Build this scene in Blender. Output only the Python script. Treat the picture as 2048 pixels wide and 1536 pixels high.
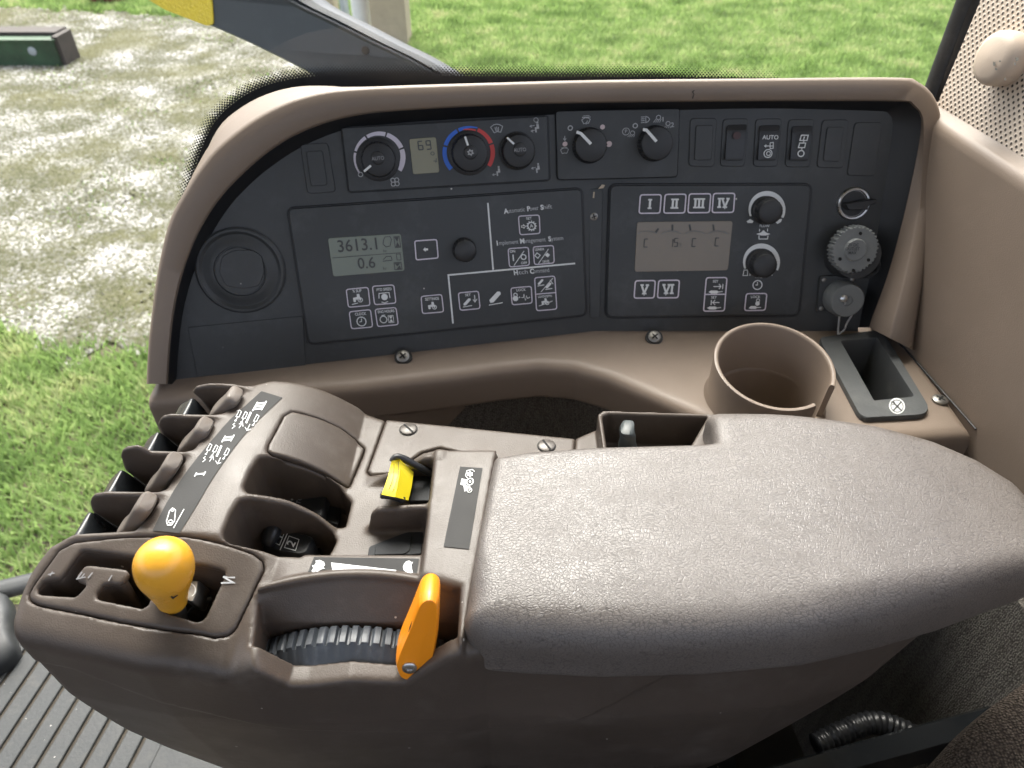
import bpy, bmesh, math, random
import numpy as np
from mathutils import Vector
random.seed(7); np.random.seed(7)
sc = bpy.context.scene
for o in list(bpy.data.objects): bpy.data.objects.remove(o)

# ------------------------------------------------------------------ camera
EYE = 2.5                      # camera height above the ground outside
PITCH = math.radians(40.0); CP, SP = math.cos(PITCH), math.sin(PITCH)
FPX = 1420.0                   # focal length in pixels of the 2048 px photograph
cam_d = bpy.data.cameras.new('camera'); cam = bpy.data.objects.new('camera', cam_d)
sc.collection.objects.link(cam); sc.camera = cam
cam.location = (0, 0, EYE); cam.rotation_euler = (math.radians(90) - PITCH, 0, 0)
cam_d.sensor_width = 36; cam_d.lens = 36 * FPX / 2048
cam_d.clip_start = 0.02; cam_d.clip_end = 500
cam_d.dof.use_dof = True; cam_d.dof.focus_distance = 0.50; cam_d.dof.aperture_fstop = 12.0

# ------------------------------------------------------------------ light
SUN_EL, SUN_AZ = math.radians(58), math.radians(-12)     # azimuth from +Y towards +X
w = bpy.data.worlds.new('World'); sc.world = w; w.use_nodes = True
nt = w.node_tree; bg = nt.nodes['Background']
sky = nt.nodes.new('ShaderNodeTexSky'); sky.sky_type = 'NISHITA'; sky.sun_disc = False
sky.sun_elevation = SUN_EL; sky.sun_rotation = SUN_AZ; sky.dust_density = 8.0; sky.air_density = 0.7; sky.ozone_density = 0.4
hs = nt.nodes.new('ShaderNodeHueSaturation'); hs.inputs['Saturation'].default_value = .5      # thin even cloud: a paler sky
nt.links.new(sky.outputs[0], hs.inputs['Color']); nt.links.new(hs.outputs[0], bg.inputs[0]); bg.inputs[1].default_value = 0.15
sun_d = bpy.data.lights.new('sun', 'SUN'); sun = bpy.data.objects.new('sun', sun_d); sc.collection.objects.link(sun)
sun_d.energy = 0.5; sun_d.angle = math.radians(40); sun_d.color = (1, 0.96, 0.9)
sdir = Vector((math.sin(SUN_AZ) * math.cos(SUN_EL), math.cos(SUN_AZ) * math.cos(SUN_EL), math.sin(SUN_EL)))
sun.rotation_euler = sdir.to_track_quat('Z', 'Y').to_euler(); sun.location = (0, 0, 12)
vs = sc.view_settings; vs.view_transform = 'Standard'; vs.look = 'None'; vs.gamma = 1; vs.use_curve_mapping = False
vs.exposure = 2.05
sc.cycles.max_bounces = 8; sc.cycles.transparent_max_bounces = 12
sc.cycles.use_denoising = True

# ------------------------------------------------------------------ photograph pixel -> point
def ray(u, v):
    x = (u - 1024) / FPX; d = (v - 768) / FPX
    return np.array([x, CP - d * SP, -SP - d * CP])
def PZ(u, v, z):
    r = ray(u, v); return r * (z / r[2])
def PX(u, v, x):
    r = ray(u, v); return r * (x / r[0])
def PY(u, v, y):
    r = ray(u, v); return r * (y / r[1])
def unit(a):
    a = np.asarray(a, float); return a / np.linalg.norm(a)
class Plane:
    def __init__(s, p, n): s.p = np.asarray(p, float); s.n = unit(n)
    def t(s, u, v, off=0):
        r = ray(u, v); return np.dot(s.p + s.n * off, s.n) / np.dot(r, s.n)
    def pt(s, u, v, off=0): return ray(u, v) * s.t(u, v, off)
    def nrm(s, u, v): return s.n
class Fold:                       # two planes meeting in a fold, the nearer one counts
    def __init__(s, a, b): s.a, s.b = a, b
    def pick(s, u, v, off=0): return s.a if s.a.t(u, v, off) < s.b.t(u, v, off) else s.b
    def pt(s, u, v, off=0): return s.pick(u, v, off).pt(u, v, off)
    def nrm(s, u, v): return s.pick(u, v).n

# ------------------------------------------------------------------ materials
M = {}
def nd(t, k, **kw):
    n = t.nodes.new(k)
    for a, b in kw.items():
        setattr(n, a, b)
    return n
def mat(name, col, rough=.5, bump=0, scale=400, vary=.12, spec=.5, metal=0, dist=.0005, dust=0, dustcol=(.45, .42, .38), coat=0, rvar=.12, vscale=9, lint=0):
    m = bpy.data.materials.new(name); m.use_nodes = True; t = m.node_tree; b = t.nodes['Principled BSDF']
    b.inputs['Roughness'].default_value = rough; b.inputs['Metallic'].default_value = metal
    b.inputs['Specular IOR Level'].default_value = spec
    if coat: b.inputs['Coat Weight'].default_value = coat; b.inputs['Coat Roughness'].default_value = .12
    geo = nd(t, 'ShaderNodeNewGeometry')
    nz = nd(t, 'ShaderNodeTexNoise'); nz.inputs['Scale'].default_value = vscale; nz.inputs['Detail'].default_value = 5; nz.inputs['Roughness'].default_value = .65
    t.links.new(geo.outputs['Position'], nz.inputs['Vector'])
    r = nd(t, 'ShaderNodeMapRange'); r.inputs[1].default_value = .3; r.inputs[2].default_value = .7
    r.inputs[3].default_value = 1 - vary; r.inputs[4].default_value = 1 + vary
    t.links.new(nz.outputs[0], r.inputs[0])
    mul = nd(t, 'ShaderNodeVectorMath', operation='SCALE'); mul.inputs[0].default_value = col
    t.links.new(r.outputs[0], mul.inputs['Scale'])
    colout = mul.outputs[0]
    if dust:
        n2 = nd(t, 'ShaderNodeTexNoise'); n2.inputs['Scale'].default_value = 28; n2.inputs['Detail'].default_value = 8; n2.inputs['Roughness'].default_value = .72
        t.links.new(geo.outputs['Position'], n2.inputs['Vector'])
        r2 = nd(t, 'ShaderNodeMapRange'); r2.inputs[1].default_value = .52; r2.inputs[2].default_value = .78; r2.inputs[3].default_value = 0; r2.inputs[4].default_value = dust
        t.links.new(n2.outputs[0], r2.inputs[0])
        mx = nd(t, 'ShaderNodeMix', data_type='RGBA'); mx.inputs[7].default_value = (*dustcol, 1)
        t.links.new(r2.outputs[0], mx.inputs[0]); t.links.new(colout, mx.inputs[6]); colout = mx.outputs[2]
    if lint:                                   # stray specks of dust and lint
        vl = nd(t, 'ShaderNodeTexVoronoi'); vl.inputs['Scale'].default_value = 75; t.links.new(geo.outputs['Position'], vl.inputs['Vector'])
        sp = nd(t, 'ShaderNodeSeparateColor'); t.links.new(vl.outputs['Color'], sp.inputs[0])
        g1 = nd(t, 'ShaderNodeMath', operation='GREATER_THAN'); g1.inputs[1].default_value = 1 - lint; t.links.new(sp.outputs[0], g1.inputs[0])
        g2 = nd(t, 'ShaderNodeMath', operation='LESS_THAN'); t.links.new(vl.outputs['Distance'], g2.inputs[0])
        g3 = nd(t, 'ShaderNodeMath', operation='MULTIPLY'); g3.inputs[1].default_value = .075; t.links.new(sp.outputs[1], g3.inputs[0]); t.links.new(g3.outputs[0], g2.inputs[1])
        g4 = nd(t, 'ShaderNodeMath', operation='MULTIPLY'); t.links.new(g1.outputs[0], g4.inputs[0]); t.links.new(g2.outputs[0], g4.inputs[1])
        mx = nd(t, 'ShaderNodeMix', data_type='RGBA'); mx.inputs[7].default_value = (.5, .48, .45, 1); t.links.new(g4.outputs[0], mx.inputs[0]); t.links.new(colout, mx.inputs[6]); colout = mx.outputs[2]
    t.links.new(colout, b.inputs['Base Color'])
    rr = nd(t, 'ShaderNodeMapRange'); rr.inputs[1].default_value = .3; rr.inputs[2].default_value = .7
    rr.inputs[3].default_value = max(0.02, rough - rvar * .5); rr.inputs[4].default_value = min(1, rough + rvar * .5)
    t.links.new(nz.outputs[0], rr.inputs[0]); t.links.new(rr.outputs[0], b.inputs['Roughness'])
    if bump:
        nb = nd(t, 'ShaderNodeTexNoise'); nb.inputs['Scale'].default_value = scale; nb.inputs['Detail'].default_value = 3
        t.links.new(geo.outputs['Position'], nb.inputs['Vector'])
        bp = nd(t, 'ShaderNodeBump'); bp.inputs['Strength'].default_value = bump; bp.inputs['Distance'].default_value = dist
        t.links.new(nb.outputs[0], bp.inputs['Height']); t.links.new(bp.outputs[0], b.inputs['Normal'])
    M[name] = m; return m

mat('brown_plastic', (.074, .058, .047), .43, .45, 1000, .12, dist=.0004, dust=.09, spec=.45, lint=.30, rvar=.2)
mat('brown_worn', (.17, .145, .125), .42, .35, 1300, .12, dist=.0003, dust=.1)
mat('brown_wall', (.05, .039, .034), .48, .35, 520, .10, dist=.0004, dust=.04)
mat('tan_plastic', (.205, .158, .122), .50, .4, 900, .06, dist=.0003, dust=.10, dustcol=(.36, .30, .25), vscale=5)
mat('tan_edge', (.40, .30, .235), .45, .25, 700, .05, dist=.0003)
mat('panel_dark', (.040, .043, .045), .50, .30, 900, .16, dist=.0002, dust=.14, dustcol=(.2, .21, .22), lint=.25, rvar=.2)
mat('panel_face', (.032, .035, .037), .46, .2, 1200, .18, dist=.0002, dust=.16, dustcol=(.2, .21, .22), lint=.25, rvar=.2)
mat('panel_black', (.012, .013, .015), .5, .2, 900, .12, dist=.0002)
mat('knob_black', (.018, .019, .021), .48, .2, 900, .15, dist=.0002, dust=.08, dustcol=(.2, .2, .2))
mat('black_gloss', (.014, .016, .018), .22, 0, vary=.1, dust=.05, dustcol=(.2, .2, .2))
mat('switch_black', (.016, .017, .019), .38, .2, 900, .1, dist=.0002, dust=.06, dustcol=(.25, .25, .25))
mat('switch_matte', (.020, .022, .025), .62, .3, 900, .12, dist=.0002, dust=.08, dustcol=(.2, .2, .2), spec=.3)
mat('lever_grey', (.065, .075, .075), .38, .2, 900, .1, dist=.0002)
mat('cavity', (.008, .008, .008), .8)
mat('print_white', (.68, .70, .70), .5, vary=.06, vscale=60)
mat('print_grey', (.42, .43, .44), .5, vary=.1, vscale=60)
mat('print_dim', (.26, .26, .27), .5, vary=.1, vscale=60)
mat('print_blue', (.02, .13, .62), .45, vary=.05)
mat('print_red', (.60, .045, .04), .45, vary=.05)
mat('print_lilac', (.62, .58, .66), .5, vary=.04)
mat('print_pink', (.62, .50, .50), .5, vary=.04)
mat('print_darkred', (.055, .024, .024), .5)
mat('lcd_climate', (.20, .19, .115), .22, vary=.05)
mat('lcd_hours', (.155, .178, .14), .22, vary=.08)
mat('lcd_flow', (.17, .142, .110), .22, vary=.08)
mat('lcd_ink', (.035, .036, .033), .4)
mat('lcd_ink_faint', (.12, .115, .105), .4)
mat('decal', (.026, .026, .026), .62, .3, 900, .06, dist=.0002, spec=.3)
mat('knob_yellow', (.85, .42, .04), .27, vary=.05, spec=.6, dust=.16, dustcol=(.35, .2, .06), lint=.2)
mat('lever_orange', (.95, .31, .010), .30, vary=.05, spec=.6)
mat('switch_yellow', (.62, .50, .012), .42, vary=.05)
mat('steel', (.55, .56, .56), .3, metal=1, vary=.15, vscale=80)
mat('steel_dull', (.28, .27, .25), .42, metal=.9, vary=.2, vscale=120)
mat('screw_brown', (.10, .088, .078), .35, metal=.15, vary=.2, vscale=150)
mat('cap_grey', (.16, .17, .17), .5, .3, 800, .2, dist=.0003, dust=.2)
mat('wheel_rubber', (.045, .052, .062), .42, .25, 600, .15, dist=.0003, dust=.35, dustcol=(.22, .25, .30))
mat('rubber', (.028, .030, .032), .55, .3, 500, .2, dist=.0004, dust=.25, dustcol=(.2, .19, .17))
mat('floor_mat', (.030, .033, .035), .6, .5, 220, .22, dist=.0008, dust=.22, dustcol=(.17, .15, .125), vscale=14, lint=.5)
mat('groove', (.05, .042, .032), .9, .6, 300, .4)
mat('ashtray', (.075, .08, .082), .55, .4, 700, .15, dist=.0003, dust=.25, dustcol=(.25, .25, .24))
mat('paint_dark', (.030, .037, .047), .36, .1, 200, .12, dust=.06, dustcol=(.2, .22, .25), vscale=3)
mat('reflector', (.50, .40, .03), .35, .9, 260, .08, dist=.002)
mat('beam_green', (.035, .075, .04), .6, .4, 30, .5, dust=.8, dustcol=(.09, .075, .06), vscale=3)
mat('beam_rust', (.06, .050, .045), .8, .4, 40, .3)
mat('beam_red', (.20, .03, .03), .6, .2, 40, .3)
mat('post_beige', (.48, .40, .30), .8, .3, 60, .1)
mat('pipe_white', (.80, .82, .84), .4, vary=.05)
mat('pipe_grey', (.38, .42, .46), .4, vary=.1)
mat('headliner', (.45, .42, .38), .9, .4, 300, .1)
mat('soil', (.10, .085, .055), .95, .8, 25, .4, dist=.02, vscale=3)
mat('hub_cream', (.56, .46, .37), .5, .3, 600, .05, dist=.0003, dust=.12, dustcol=(.10, .09, .08))

def nodes_of(name, rough=.9):
    m = bpy.data.materials.new(name); m.use_nodes = True; t = m.node_tree
    b = t.nodes['Principled BSDF']; b.inputs['Roughness'].default_value = rough; M[name] = m
    geo = nd(t, 'ShaderNodeNewGeometry'); return t, b, geo.outputs['Position']
def maprange(t, sock, a, b, c, d):
    r = nd(t, 'ShaderNodeMapRange'); r.inputs[1].default_value = a; r.inputs[2].default_value = b
    r.inputs[3].default_value = c; r.inputs[4].default_value = d; t.links.new(sock, r.inputs[0]); return r.outputs[0]
def mixcol(t, fac, c1, c2):
    mx = nd(t, 'ShaderNodeMix', data_type='RGBA')
    for s, c in ((6, c1), (7, c2)):
        if isinstance(c, tuple): mx.inputs[s].default_value = (*c, 1)
        else: t.links.new(c, mx.inputs[s])
    t.links.new(fac, mx.inputs[0]); return mx.outputs[2]
def bump(t, b, sock, strength, dist, normal=None):
    bp = nd(t, 'ShaderNodeBump'); bp.inputs['Strength'].default_value = strength; bp.inputs['Distance'].default_value = dist
    t.links.new(sock, bp.inputs['Height'])
    if normal: t.links.new(normal, bp.inputs['Normal'])
    t.links.new(bp.outputs[0], b.inputs['Normal']); return bp.outputs[0]

# padded leather-grain vinyl: warped cells cut by fine creases
t, b, pos = nodes_of('pad_vinyl', .42)
wn = nd(t, 'ShaderNodeTexNoise'); wn.inputs['Scale'].default_value = 26; wn.inputs['Detail'].default_value = 3
t.links.new(pos, wn.inputs['Vector'])
wv = nd(t, 'ShaderNodeVectorMath', operation='SCALE'); wv.inputs['Scale'].default_value = .020
t.links.new(wn.outputs['Color'], wv.inputs[0])
ad = nd(t, 'ShaderNodeVectorMath', operation='ADD'); t.links.new(pos, ad.inputs[0]); t.links.new(wv.outputs[0], ad.inputs[1])
mp = nd(t, 'ShaderNodeMapping'); mp.inputs['Scale'].default_value = (.62, 1, 1); mp.inputs['Rotation'].default_value = (0, 0, math.radians(-8)); t.links.new(ad.outputs[0], mp.inputs[0])
v1 = nd(t, 'ShaderNodeTexVoronoi', feature='DISTANCE_TO_EDGE'); v1.inputs['Scale'].default_value = 650; t.links.new(mp.outputs[0], v1.inputs['Vector'])
v2 = nd(t, 'ShaderNodeTexVoronoi', feature='DISTANCE_TO_EDGE'); v2.inputs['Scale'].default_value = 900; t.links.new(mp.outputs[0], v2.inputs['Vector'])
a1 = maprange(t, v1.outputs['Distance'], 0, .14, 0, 1); a2 = maprange(t, v2.outputs['Distance'], 0, .16, .75, 1)
mm = nd(t, 'ShaderNodeMath', operation='MULTIPLY'); t.links.new(a1, mm.inputs[0]); t.links.new(a2, mm.inputs[1])
big = nd(t, 'ShaderNodeTexNoise'); big.inputs['Scale'].default_value = 12; big.inputs['Detail'].default_value = 4; t.links.new(pos, big.inputs['Vector'])
bf = maprange(t, big.outputs[0], .3, .7, 0, 1)
padcol = mixcol(t, bf, (.110, .094, .083), (.135, .117, .104)); t.links.new(mixcol(t, maprange(t, mm.outputs[0], .0, .7, 0, 1), (.055, .046, .041), padcol), b.inputs['Base Color'])
t.links.new(maprange(t, big.outputs[0], .3, .7, .40, .52), b.inputs['Roughness'])
b.inputs['Specular IOR Level'].default_value = 1.0
nrm1 = bump(t, b, mm.outputs[0], .34, .00045)
wm_ = nd(t, 'ShaderNodeMapping'); wm_.inputs['Scale'].default_value = (.35, 1, 1); wm_.inputs['Rotation'].default_value = (0, 0, math.radians(-10)); t.links.new(pos, wm_.inputs[0])
wr_ = nd(t, 'ShaderNodeTexNoise'); wr_.inputs['Scale'].default_value = 95; wr_.inputs['Detail'].default_value = 3; wr_.inputs['Distortion'].default_value = 1.2; t.links.new(wm_.outputs[0], wr_.inputs['Vector'])
bump(t, b, wr_.outputs[0], .16, .0014, nrm1)
# woven cloth / carpet
def cloth(name, c1, c2, scale, strength=.8, dist=.002, stretch=(1, 1, 1)):
    t, b, pos = nodes_of(name, .95); b.inputs['Specular IOR Level'].default_value = .15
    mp = nd(t, 'ShaderNodeMapping'); mp.inputs['Scale'].default_value = stretch; t.links.new(pos, mp.inputs[0])
    v = nd(t, 'ShaderNodeTexVoronoi'); v.inputs['Scale'].default_value = scale; v.inputs['Randomness'].default_value = .6; t.links.new(mp.outputs[0], v.inputs['Vector'])
    n = nd(t, 'ShaderNodeTexNoise'); n.inputs['Scale'].default_value = scale * .8; n.inputs['Detail'].default_value = 4; t.links.new(pos, n.inputs['Vector'])
    s = nd(t, 'ShaderNodeMath', operation='MULTIPLY'); t.links.new(maprange(t, v.outputs['Distance'], .1, .75, 1, 0), s.inputs[0]); t.links.new(maprange(t, n.outputs[0], .25, .7, .3, 1), s.inputs[1])
    t.links.new(mixcol(t, s.outputs[0], c1, c2), b.inputs['Base Color']); bump(t, b, s.outputs[0], strength, dist)
cloth('carpet', (.08, .073, .065), (.28, .26, .23), 520)
cloth('seat_cloth', (.035, .028, .024), (.22, .18, .15), 540, 1, .003, (1, 1, .7))
# perforated vinyl: a lattice of small dark holes laid out in the trim's own plane
t, b, pos = nodes_of('perforated', .6)
tc = nd(t, 'ShaderNodeTexCoord'); uvm = nd(t, 'ShaderNodeMapping'); uvm.inputs['Rotation'].default_value = (0, 0, math.radians(45)); uvm.inputs['Scale'].default_value = (220, 220, 1)
t.links.new(tc.outputs['UV'], uvm.inputs[0])
v = nd(t, 'ShaderNodeTexVoronoi', voronoi_dimensions='2D'); v.inputs['Randomness'].default_value = 0; v.inputs['Scale'].default_value = 1; t.links.new(uvm.outputs[0], v.inputs['Vector'])
hole = maprange(t, v.outputs['Distance'], .20, .30, 1, 0)
t.links.new(mixcol(t, hole, (.60, .51, .42), (.05, .042, .035)), b.inputs['Base Color']); bump(t, b, maprange(t, v.outputs['Distance'], .18, .42, 0, 1), .6, .0012)
# thin glass: sheet that lets light pass and mirrors at its Fresnel share
m = bpy.data.materials.new('glass'); m.use_nodes = True; t = m.node_tree; M['glass'] = m
for n in list(t.nodes):
    if n.type != 'OUTPUT_MATERIAL': t.nodes.remove(n)
fr = nd(t, 'ShaderNodeFresnel'); fr.inputs[0].default_value = 1.45
tr = nd(t, 'ShaderNodeBsdfTransparent'); tr.inputs[0].default_value = (.90, .93, .91, 1); gl = nd(t, 'ShaderNodeBsdfGlossy'); gl.inputs['Roughness'].default_value = .02
mx = nd(t, 'ShaderNodeMixShader'); t.links.new(fr.outputs[0], mx.inputs[0]); t.links.new(tr.outputs[0], mx.inputs[1]); t.links.new(gl.outputs[0], mx.inputs[2])
t.links.new(mx.outputs[0], t.nodes['Material Output'].inputs[0])
# grass blades and pebbles, colour per piece
def island(name, ramp, rough, trans=0, spread=.22, moss=None):
    t, b, pos = nodes_of(name, rough)
    geo = nd(t, 'ShaderNodeNewGeometry'); cr = nd(t, 'ShaderNodeValToRGB'); e = cr.color_ramp.elements
    while len(e) < len(ramp): e.new(.5)
    for i, c in enumerate(ramp): e[i].position = i / (len(ramp) - 1); e[i].color = (*c, 1)
    n = nd(t, 'ShaderNodeTexNoise'); n.inputs['Scale'].default_value = 2.2; n.inputs['Detail'].default_value = 5; t.links.new(pos, n.inputs['Vector'])
    s = nd(t, 'ShaderNodeMath', operation='ADD'); t.links.new(maprange(t, geo.outputs['Random Per Island'], 0, 1, -spread, spread), s.inputs[0]); t.links.new(maprange(t, n.outputs[0], .28, .72, 0, 1), s.inputs[1])
    t.links.new(s.outputs[0], cr.inputs[0]); cout = cr.outputs[0]
    if moss:
        n3 = nd(t, 'ShaderNodeTexNoise'); n3.inputs['Scale'].default_value = .85; n3.inputs['Detail'].default_value = 6; n3.inputs['Roughness'].default_value = .62; t.links.new(pos, n3.inputs['Vector'])
        cout = mixcol(t, maprange(t, n3.outputs[0], .47, .62, 0, .72), cr.outputs[0], moss)
    t.links.new(cout, b.inputs['Base Color'])
    if trans:
        tl = nd(t, 'ShaderNodeBsdfTranslucent'); t.links.new(cr.outputs[0], tl.inputs[0]); ms = nd(t, 'ShaderNodeMixShader'); ms.inputs[0].default_value = .5
        t.links.new(b.outputs[0], ms.inputs[1]); t.links.new(tl.outputs[0], ms.inputs[2]); t.links.new(ms.outputs[0], t.nodes['Material Output'].inputs[0])
island('grass', [(.12, .19, .055), (.20, .31, .09), (.30, .41, .145), (.43, .45, .23)], .6, 1)
island('pebble', [(.05, .053, .016), (.075, .074, .036), (.135, .131, .112), (.36, .355, .335)], .85, 0, .45, (.085, .082, .025))
# ------------------------------------------------------------------ building helpers
WLOC = {}
COL = sc.collection
def thing(name, label, cat, loc=(0, 0, 0), group=None):
    o = bpy.data.objects.new(name, None); COL.objects.link(o); o.empty_display_size = .02
    o.location = (loc[0], loc[1], loc[2] + EYE); WLOC[o] = np.array(o.location)
    o['label'] = label; o['category'] = cat
    if group: o['group'] = group
    return o
def tag(o, label=None, cat=None, group=None, kind=None):
    for k, v in (('label', label), ('category', cat), ('group', group), ('kind', kind)):
        if v: o[k] = v
    return o
def mk(name, verts, faces, material, parent=None, smooth=45, mats=None, fm=None):
    """one mesh object; verts are relative to the camera's foot point at eye height"""
    v = np.asarray(verts, float).reshape(-1, 3).copy(); v[:, 2] += EYE
    c = (v.min(0) + v.max(0)) / 2
    me = bpy.data.meshes.new(name); me.from_pydata((v - c).tolist(), [], faces if isinstance(faces, list) else faces.tolist())
    me.update()
    for mm in (mats or [material]): me.materials.append(M[mm] if isinstance(mm, str) else mm)
    if fm is not None: me.polygons.foreach_set('material_index', fm)
    if smooth:
        me.polygons.foreach_set('use_smooth', [True] * len(me.polygons))
        if smooth < 180: me.set_sharp_from_angle(angle=math.radians(smooth))
    o = bpy.data.objects.new(name, me); COL.objects.link(o)
    if parent is not None: o.parent = parent; o.location = c - WLOC[parent]
    else: o.location = c
    WLOC[o] = c; return o
def copy_obj(src, parent, dpos):
    c = src.copy(); COL.objects.link(c); c.parent = parent
    c.location = Vector(np.array(src.location) + np.asarray(dpos)); WLOC[c] = WLOC[src] + np.asarray(dpos); return c
class MB:
    def __init__(s): s.v, s.f = [], []
    def add(s, v, f):
        k = len(s.v); s.v += [tuple(map(float, p)) for p in v]; s.f += [tuple(i + k for i in q) for q in f]; return s
    def build(s, name, m, parent=None, smooth=45): return mk(name, s.v, s.f, m, parent, smooth)
def rings(R, close=True, cap0=True, cap1=True):
    n = len(R[0]); v = [p for r in R for p in r]; f = []
    for k in range(len(R) - 1):
        for i in range(n if close else n - 1):
            j = (i + 1) % n; f.append((k * n + i, k * n + j, (k + 1) * n + j, (k + 1) * n + i))
    if cap0: f.append(tuple(range(n - 1, -1, -1)))
    if cap1: f.append(tuple((len(R) - 1) * n + i for i in range(n)))
    return v, f
def frame_of(n, hint=(1, 0, 0)):
    n = unit(n); a = np.asarray(hint, float); a = unit(a - n * a.dot(n)); return a, np.cross(n, a), n
def lathe(c, n, prof, seg=40, rib=0, amp=0, ribrows=None, hint=(1, 0, 0)):
    a, b, n = frame_of(n, hint); R = []
    for q, (r, h) in enumerate(prof):
        ring = []
        for i in range(seg):
            th = 2 * math.pi * i / seg; rr = r
            if rib and (ribrows is None or q in ribrows): rr = r * (1 + amp * (1 if math.sin(rib * th) > 0 else -1))
            ring.append(np.asarray(c) + a * rr * math.cos(th) + b * rr * math.sin(th) + n * h)
        R.append(ring)
    return rings(R)
def tube(path, r, seg=10, flat=1.0, up=(0, 0, 1), caps=True, sq=1.0):
    cs = lambda a: math.copysign(abs(math.cos(a)) ** sq, math.cos(a)); sn = lambda a: math.copysign(abs(math.sin(a)) ** sq, math.sin(a))
    P = [np.asarray(p, float) for p in path]; R = []
    rr = r if hasattr(r, '__len__') else [r] * len(P)
    for i, p in enumerate(P):
        t = unit(P[min(i + 1, len(P) - 1)] - P[max(i - 1, 0)])
        a = np.cross(up, t)
        if np.linalg.norm(a) < 1e-5: a = np.cross((1, 0, 0), t)
        a = unit(a); b2 = np.cross(t, a)
        R.append([p + a * rr[i] * cs(2 * math.pi * (k + .5) / seg) + b2 * rr[i] * flat * sn(2 * math.pi * (k + .5) / seg) for k in range(seg)])
    return rings(R, True, caps, caps)
def spline(pts, n=12, closed=False):
    P = [np.asarray(p, float) for p in pts]; out = []; N = len(P)
    for i in range(N if closed else N - 1):
        if closed: p0, p1, p2, p3 = P[(i - 1) % N], P[i], P[(i + 1) % N], P[(i + 2) % N]
        else: p0, p1, p2, p3 = P[max(i - 1, 0)], P[i], P[i + 1], P[min(i + 2, N - 1)]
        for k in range(n):
            t = k / n
            out.append(.5 * ((2 * p1) + (-p0 + p2) * t + (2 * p0 - 5 * p1 + 4 * p2 - p3) * t * t + (-p0 + 3 * p1 - 3 * p2 + p3) * t ** 3))
    if not closed: out.append(P[-1])
    return out
def resample(pts, n, closed=False):
    P = np.array([np.asarray(p, float) for p in pts]); 
    if closed: P = np.vstack([P, P[:1]])
    d = np.r_[0, np.cumsum(np.linalg.norm(np.diff(P, axis=0), axis=1))]
    s = np.linspace(0, d[-1], n + (1 if closed else 0)); 
    if closed: s = s[:-1]
    return [np.array([np.interp(x, d, P[:, k]) for k in range(P.shape[1])]) for x in s]
def roundpoly(pts, r, n=5):
    P = [np.asarray(p, float) for p in pts]; out = []; N = len(P)
    for i in range(N):
        p = P[i]; a = P[i - 1] - p; b = P[(i + 1) % N] - p
        rr = r[i] if hasattr(r, '__len__') else r
        rr = min(rr, .48 * np.linalg.norm(a), .48 * np.linalg.norm(b))
        if rr <= 0: out.append(p); continue
        s = p + unit(a) * rr; e = p + unit(b) * rr
        for k in range(n + 1):
            t = k / n; out.append((1 - t) ** 2 * s + 2 * t * (1 - t) * p + t * t * e)
    return out
def inset(pts, d):
    """shrink a pixel polygon by d"""
    P = np.array(pts, float); A = np.sum(P[:, 0] * np.roll(P[:, 1], -1) - np.roll(P[:, 0], -1) * P[:, 1])
    s = 1 if A > 0 else -1
    e1 = P - np.roll(P, 1, 0); e2 = np.roll(P, -1, 0) - P
    e1 /= np.linalg.norm(e1, axis=1)[:, None] + 1e-9; e2 /= np.linalg.norm(e2, axis=1)[:, None] + 1e-9
    n1 = np.c_[-e1[:, 1], e1[:, 0]]; n2 = np.c_[-e2[:, 1], e2[:, 0]]
    n = n1 + n2; n /= (np.linalg.norm(n, axis=1) ** 2)[:, None] / 2 + 1e-6
    n *= .5 * 2 / 2
    return [p for p in P + s * n * d]
def prism(px, surf, top, bottom, bev=.0008, bevpx=None):
    """slab whose top outline is the pixel polygon px on the surface raised by top"""
    if bevpx is None:
        k = surf.pt(*px[0], top); bevpx = bev * FPX / np.linalg.norm(k) * 1.25
    inn = inset(px, bevpx)
    T = [surf.pt(p[0], p[1], top) for p in px]; N = [surf.nrm(p[0], p[1]) for p in px]
    R0 = [p - n * (top - bottom) for p, n in zip(T, N)]; R1 = [p - n * bev for p, n in zip(T, N)]
    R2 = [surf.pt(p[0], p[1], top) for p in inn]
    return rings([R0, R1, R2], True, False, True)
def text_geo(s, bold=0):
    cu = bpy.data.curves.new('txt', 'FONT'); cu.body = s; cu.align_x = 'CENTER'; cu.align_y = 'CENTER'; cu.resolution_u = 3; cu.offset = bold
    ob = bpy.data.objects.new('txt', cu); me = ob.to_mesh()
    v = [(p.co.x, p.co.y) for p in me.vertices]; f = [tuple(p.vertices) for p in me.polygons]
    ob.to_mesh_clear(); bpy.data.objects.remove(ob); bpy.data.curves.remove(cu); return v, f
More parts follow.
